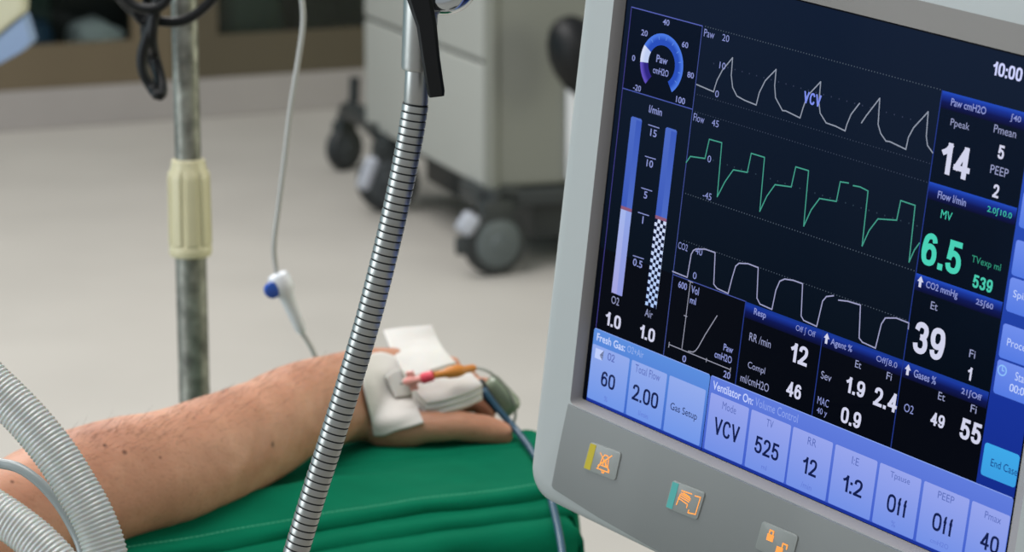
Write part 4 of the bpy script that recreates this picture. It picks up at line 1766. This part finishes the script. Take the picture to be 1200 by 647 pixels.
g = GR()
g.text('VCV', 952.6, 116, 20, 14, (124, 142, 236), 2, 4)
g.build('mode_text', screen, 'blue VCV lettering over the pressure trace')
g = GR()
g.text('10:00', 1181.3, 83.8, 34, 16, (206, 212, 255), 2)
g.build('clock_text', screen, 'white 10:00 reading')

# loop plot
g = GR()
g.line([(-89, -33.6), (-34, -33.6)], 0.5, 2, (70, 84, 160))
g.line([(-34.2, -79), (-34.2, -33.6)], 0.5, 2, (60, 74, 150))
AX = (150, 152, 170)
g.line(px([(809.6, 330), (799.5, 408.6)]), 0.5, 3, AX)
g.line(px([(784.5, 403.6), (856.6, 433.3)]), 0.5, 3, AX)
for a, b_ in (((807, 329), (812.4, 331.3)), ((802, 369.6), (805.6, 371)), ((784.8, 401), (784, 407)), ((856.8, 431), (856, 436)), ((828.5, 420), (828, 424))):
    g.line(px([a, b_]), 0.5, 3, AX)
g.line(px([(840.8, 370), (826.7, 392.5), (822, 401), (818.6, 407), (815.5, 411), (812.6, 412.6), (807, 411.5)]), 0.55, 3, AX)
for s, x, y, w, h in (('600', 800.5, 334.6, 10, 8), ('Vol', 815, 340.3, 9, 9), ('ml', 812.6, 352.3, 7, 8), ('0', 802.3, 420.5, 4.5, 8), ('Paw', 854, 408.5, 11, 8), ('cmH2O', 848, 418.4, 20, 8.5), ('20', 852.3, 439.3, 8, 8)):
    g.text(s, x, y, w, h, LAV, 1)
g.build('loop_plot', screen, 'small curved volume against pressure plot')

# readout panels
BC = (34, 54, 132)


def readout(x0, y0, x1, y1, texts, label, arrow=None, bright=(34, 76, 190)):
    g = GR()
    g.rect(x0, y0, x1, y1, 1, (7, 10, 20), (5, 8, 16))
    g.rect(x0, y1 - 2.0, x1, y1, 2, bright, (24, 54, 156))
    g.rect(x0, y1 - 5.2, x1, y1 - 2.0, 2, (24, 52, 152), (12, 22, 84))
    g.rect(x0, y1 - 8.4, x1, y1 - 5.2, 2, (12, 22, 84), (8, 12, 46))
    g.line([(x0, y0), (x0, y1)], 0.6, 3, BC)
    if arrow:
        q = px([arrow])[0]
        g.poly([(q[0] - 0.8, q[1] - 2.6), (q[0] + 0.8, q[1] - 2.6), (q[0] + 0.8, q[1] + 0.2), (q[0] - 0.8, q[1] + 0.2)], 3, WHT)
        g.poly([(q[0] - 1.9, q[1] + 0.2), (q[0] + 1.9, q[1] + 0.2), (q[0], q[1] + 3.0)], 3, WHT)
    for t in texts:
        g.text(*t)
    return g.build('readout_panel', screen, label)


BR_ = '\u222b'
G2 = (66, 200, 172)
readout(74.3, 56.8, 128, 101.5, [('Paw cmH2O', 1135.5, 124.6, 41, 9, LAV, 1), (BR_ + '40', 1190.8, 139.4, 13, 10, LAV, 1), ('Ppeak', 1125.4, 147, 22, 11, GRY, 0), ('Pmean', 1178.3, 153.8, 26, 9.5, GRY, 0),
                                 ('14', 1120.4, 188.5, 34, 37, WHT, 2), ('5', 1173.7, 178.4, 9, 16, WHT, 2), ('PEEP', 1171.7, 200.6, 21, 10, GRY, 0), ('2', 1167.6, 223.9, 9.5, 15.5, WHT, 2)], 'readout with the large white 14')
readout(74.3, 11, 128, 56.8, [('Flow l/min', 1116, 232.6, 33, 9, LAV, 1), ('2.0' + BR_ + '10.0', 1171.7, 249.4, 33, 9.5, G2, 0), ('MV', 1109.7, 252.4, 13, 10, G2, 0),
                              ('6.5', 1104, 297, 46, 38, (72, 208, 182), 2), ('TVexp ml', 1156, 309.5, 34, 10.5, (48, 150, 122), 0), ('539', 1152, 332.6, 23, 15, (72, 200, 174), 2)], 'readout with the large green 6.5')
readout(74.3, -33.6, 128, 11, [('CO2 mmHg', 1104, 340.3, 37, 10.5, LAV, 1), ('25' + BR_ + '60', 1154.2, 357, 25, 9.5, LAV, 1), ('Et', 1095.3, 358.7, 8, 9, GRY, 0),
                               ('39', 1089.3, 399.7, 36, 37, WHT, 2), ('Fi', 1140, 414.8, 7, 9, GRY, 0), ('1', 1137, 438, 6.5, 15, WHT, 2)], 'readout with the large white 39', (1079, 330.5))
readout(74.3, -79, 128, -33.6, [('Gases %', 1084.4, 441.8, 26, 9, LAV, 1), ('21' + BR_ + 'Off', 1138.9, 462.7, 25, 9.5, LAV, 1), ('Et', 1104, 464.7, 8, 9, GRY, 0), ('Fi', 1141.5, 479.3, 7, 9, GRY, 0),
                                ('O2', 1065.5, 479, 11, 9.5, LAV, 0), ('49', 1099.3, 492.6, 16, 15, WHT, 2), ('55', 1138, 505.6, 24.5, 24, WHT, 2)], 'readout with the white 49 and 55', (1064.3, 433.7), (26, 60, 150))
readout(20.8, -79, 74.3, -33.6, [('Agent %', 986.4, 405.6, 25, 10, LAV, 1), ('Off' + BR_ + '8.0', 1039.5, 424.6, 25, 9.5, LAV, 0), ('Et', 1006.3, 427.2, 7, 8.5, GRY, 0), ('Fi', 1042.5, 440.9, 6, 8.5, GRY, 0),
                                 ('Sev', 968.7, 441, 12, 9, GRY, 0), ('1.9', 1003, 453.8, 22, 18.5, WHT, 2), ('2.4', 1038.2, 468.4, 27, 21.5, WHT, 2), ('MAC', 965.1, 470.9, 13, 9, LAV, 0),
                                 ('40 y', 963.5, 483.5, 12, 9, LAV, 0), ('0.9', 997.7, 489.5, 23, 18.5, WHT, 2)], 'readout with white 1.9, 2.4 and 0.9', (969.1, 397), (22, 54, 140))
readout(-34.2, -79, 20.8, -33.6, [('Resp', 891, 368.2, 14, 10, LAV, 1), ('Off ' + BR_ + ' Off', 944.5, 388.6, 23, 9.5, LAV, 0), ('RR /min', 891.2, 398.8, 25, 9.5, GRY, 0),
                                  ('12', 937, 415.3, 20, 22, WHT, 2), ('Compl', 886.8, 432, 20, 10, GRY, 0), ('ml/cmH2O', 884.8, 448.6, 33, 9.5, GRY, 0), ('46', 930.8, 457.5, 17, 17, WHT, 2)], 'readout with white 12 and 46', None, (22, 54, 140))

# key bars
NAV = (18, 30, 78)


def keybar(x0, x1, texts, ct, cb, label):
    g = GR()
    g.key(x0, -121.6, x1, -79.2, 1.6, 2, ct, cb)
    g.rect(x0, -121.8, x1, -120.2, 3, (26, 50, 150))
    g.line([(x0 + 1, -79.4), (x1 - 1, -79.4)], 0.4, 3, (140, 166, 238))
    for t in texts:
        g.text(*t)
    return g.build('key_bar', screen, label)


keybar(-144.6, -52.8, [('Fresh Gas:', 716.6, 401, 33, 9, (200, 214, 255), 1, 4), ('O2+Air', 745.3, 412.2, 19, 8, (150, 176, 236), 0, 4)], (92, 142, 222), (60, 100, 200), 'blue bar reading Fresh Gas')
keybar(-52.4, 151.6, [('Ventilator On:', 859.5, 460.3, 47, 10, (196, 208, 255), 1, 4), ('Volume Control', 910.5, 480.6, 50, 10, (140, 162, 236), 0, 4)], (96, 124, 220), (62, 92, 200), 'blue bar reading Ventilator On')

KT, KB = (146, 170, 236), (112, 150, 232)
KT2, KB2 = (150, 164, 236), (114, 144, 230)


def soft_key(x0, x1, big, small, unit, label, two=False):
    g = GR()
    g.key(x0, -119.9, x1, -88.4, 0.9, 4, KT2 if two else KT, KB2 if two else KB)
    if big:
        g.text(*big, NAV, 1 if len(big[0]) > 1 else 0, 5)
    if small:
        g.text(*small, (92, 110, 186), 0, 5)
    if unit:
        g.text(*unit, (98, 122, 212), 0, 5)
    return g, label


def fin(t):
    t[0].build('soft_key', screen, t[1])


k = soft_key(-144.2, -114.0, ('60', 713.3, 446, 16, 17.5), ('O2', 717, 419, 8, 9), ('%', 710.6, 467.5, 4, 6), 'blue key reading 60')
k[0].poly(px([(699, 407.5), (708, 411), (706.5, 422.5), (697.5, 419)]), 5, (190, 206, 252))
k[0].poly(px([(703.5, 416), (708.5, 411), (706.5, 422.5)]), 5, NAV)
fin(k)
fin(soft_key(-112.2, -84.2, ('2.00', 756.8, 464.6, 30, 18.5), ('Total Flow', 759.7, 436.8, 29, 9), ('l/min', 754.5, 486, 11, 6), 'blue key reading 2.00'))
g_, l_ = soft_key(-82.3, -54.4, None, None, None, 'blue key reading Gas Setup')
g_.text('Gas Setup', 801.8, 483, 31, 11, NAV, 0, 5)
fin((g_, l_))
fin(soft_key(-50.6, -22.2, ('VCV', 852.3, 504, 29, 20), ('Mode', 855.4, 478, 16, 9), None, 'blue key reading VCV', True))
fin(soft_key(-20.3, 8.2, ('525', 899.3, 525.4, 28, 19.5), ('TV', 903, 496.5, 8, 9), ('ml', 896, 547.5, 6, 6), 'blue key reading 525', True))
fin(soft_key(9.7, 37.4, ('12', 949.6, 547, 16.5, 19.5), ('RR', 952.5, 518, 10, 9), ('/min', 945.5, 569.5, 12, 7), 'blue key reading 12', True))
fin(soft_key(39.2, 67.5, ('1:2', 999.8, 569.5, 23, 19.5), ('I:E', 1003.3, 540.5, 8, 9), None, 'blue key reading 1:2', True))
fin(soft_key(69.2, 96.2, ('Off', 1052, 592.5, 23, 21), ('Tpause', 1055.5, 561, 23, 9.5), ('%', 1047.5, 614, 5, 7), 'left blue key reading Off', True))
fin(soft_key(98.0, 126.6, ('Off', 1105.5, 614.5, 23.5, 21), ('PEEP', 1109.5, 583, 19, 8.5), ('cmH2O', 1101.5, 637, 21, 5.5), 'right blue key reading Off', True))
fin(soft_key(128.2, 151.4, ('40', 1160.5, 636, 21, 20), ('Pmax', 1164.5, 606.5, 19, 8.5), None, 'blue key reading 40', True))

# right hand menu column
g = GR()
g.rect(128.6, -79.2, 151.6, 101.5, 2, (44, 82, 190), (18, 42, 138))
g.rect(128.6, -79.2, 151.6, -33.5, 3, (22, 50, 152), (18, 44, 140))
g.build('menu_column', screen, 'blue column of menu keys at the right screen edge')
CKT, CKB = (112, 142, 236), (84, 122, 226)


def menu_key(y0, y1, texts, label, ct=CKT, cb=CKB, extra=None):
    g = GR()
    g.key(130.4, y0, 151.5, y1, 1.6, 4, ct, cb)
    for t in texts:
        g.text(*t)
    if extra:
        extra(g)
    g.build('menu_key', screen, label)


LT = (196, 212, 255)
menu_key(67, 84, [], 'blank blue menu key cut off at the top')
menu_key(48.4, 65.6, [], 'blank blue menu key beside the green readout')
menu_key(25.2, 42.4, [], 'blank blue menu key over the split key')
menu_key(7.6, 24.2, [('Spiro', 1199, 348.5, 22, 11, LT, 0, 5)], 'blue menu key reading Spiro')
menu_key(-15.2, 1.6, [('Procedures', 1203, 408, 44, 9, LT, 0, 5)], 'blue menu key reading Procedures')


def clock(g):
    c = px([(1175.2, 434)])[0]
    for k in range(20):
        a0, a1 = math.radians(18 * k), math.radians(18 * k + 18)
        g.line([(c[0] + 2.4 * math.cos(a0), c[1] + 2.4 * math.sin(a0)), (c[0] + 2.4 * math.cos(a1), c[1] + 2.4 * math.sin(a1))], 0.7, 5, (140, 190, 250))
    g.line([(c[0], c[1] + 1.8), c, (c[0] + 1.1, c[1])], 0.6, 5, (140, 190, 250))


menu_key(-33.0, -16.2, [('Start', 1199, 443.5, 17, 10, LT, 0, 5), ('00:00', 1195, 457.5, 22, 9, LT, 0, 5)], 'blue menu key with clock symbol and 00:00', extra=clock)
menu_key(-74.2, -57.8, [('End Case', 1177.5, 547.5, 31, 9, (20, 60, 130), 0, 5)], 'bright cyan menu key reading End Case', (62, 168, 232), (58, 158, 226))
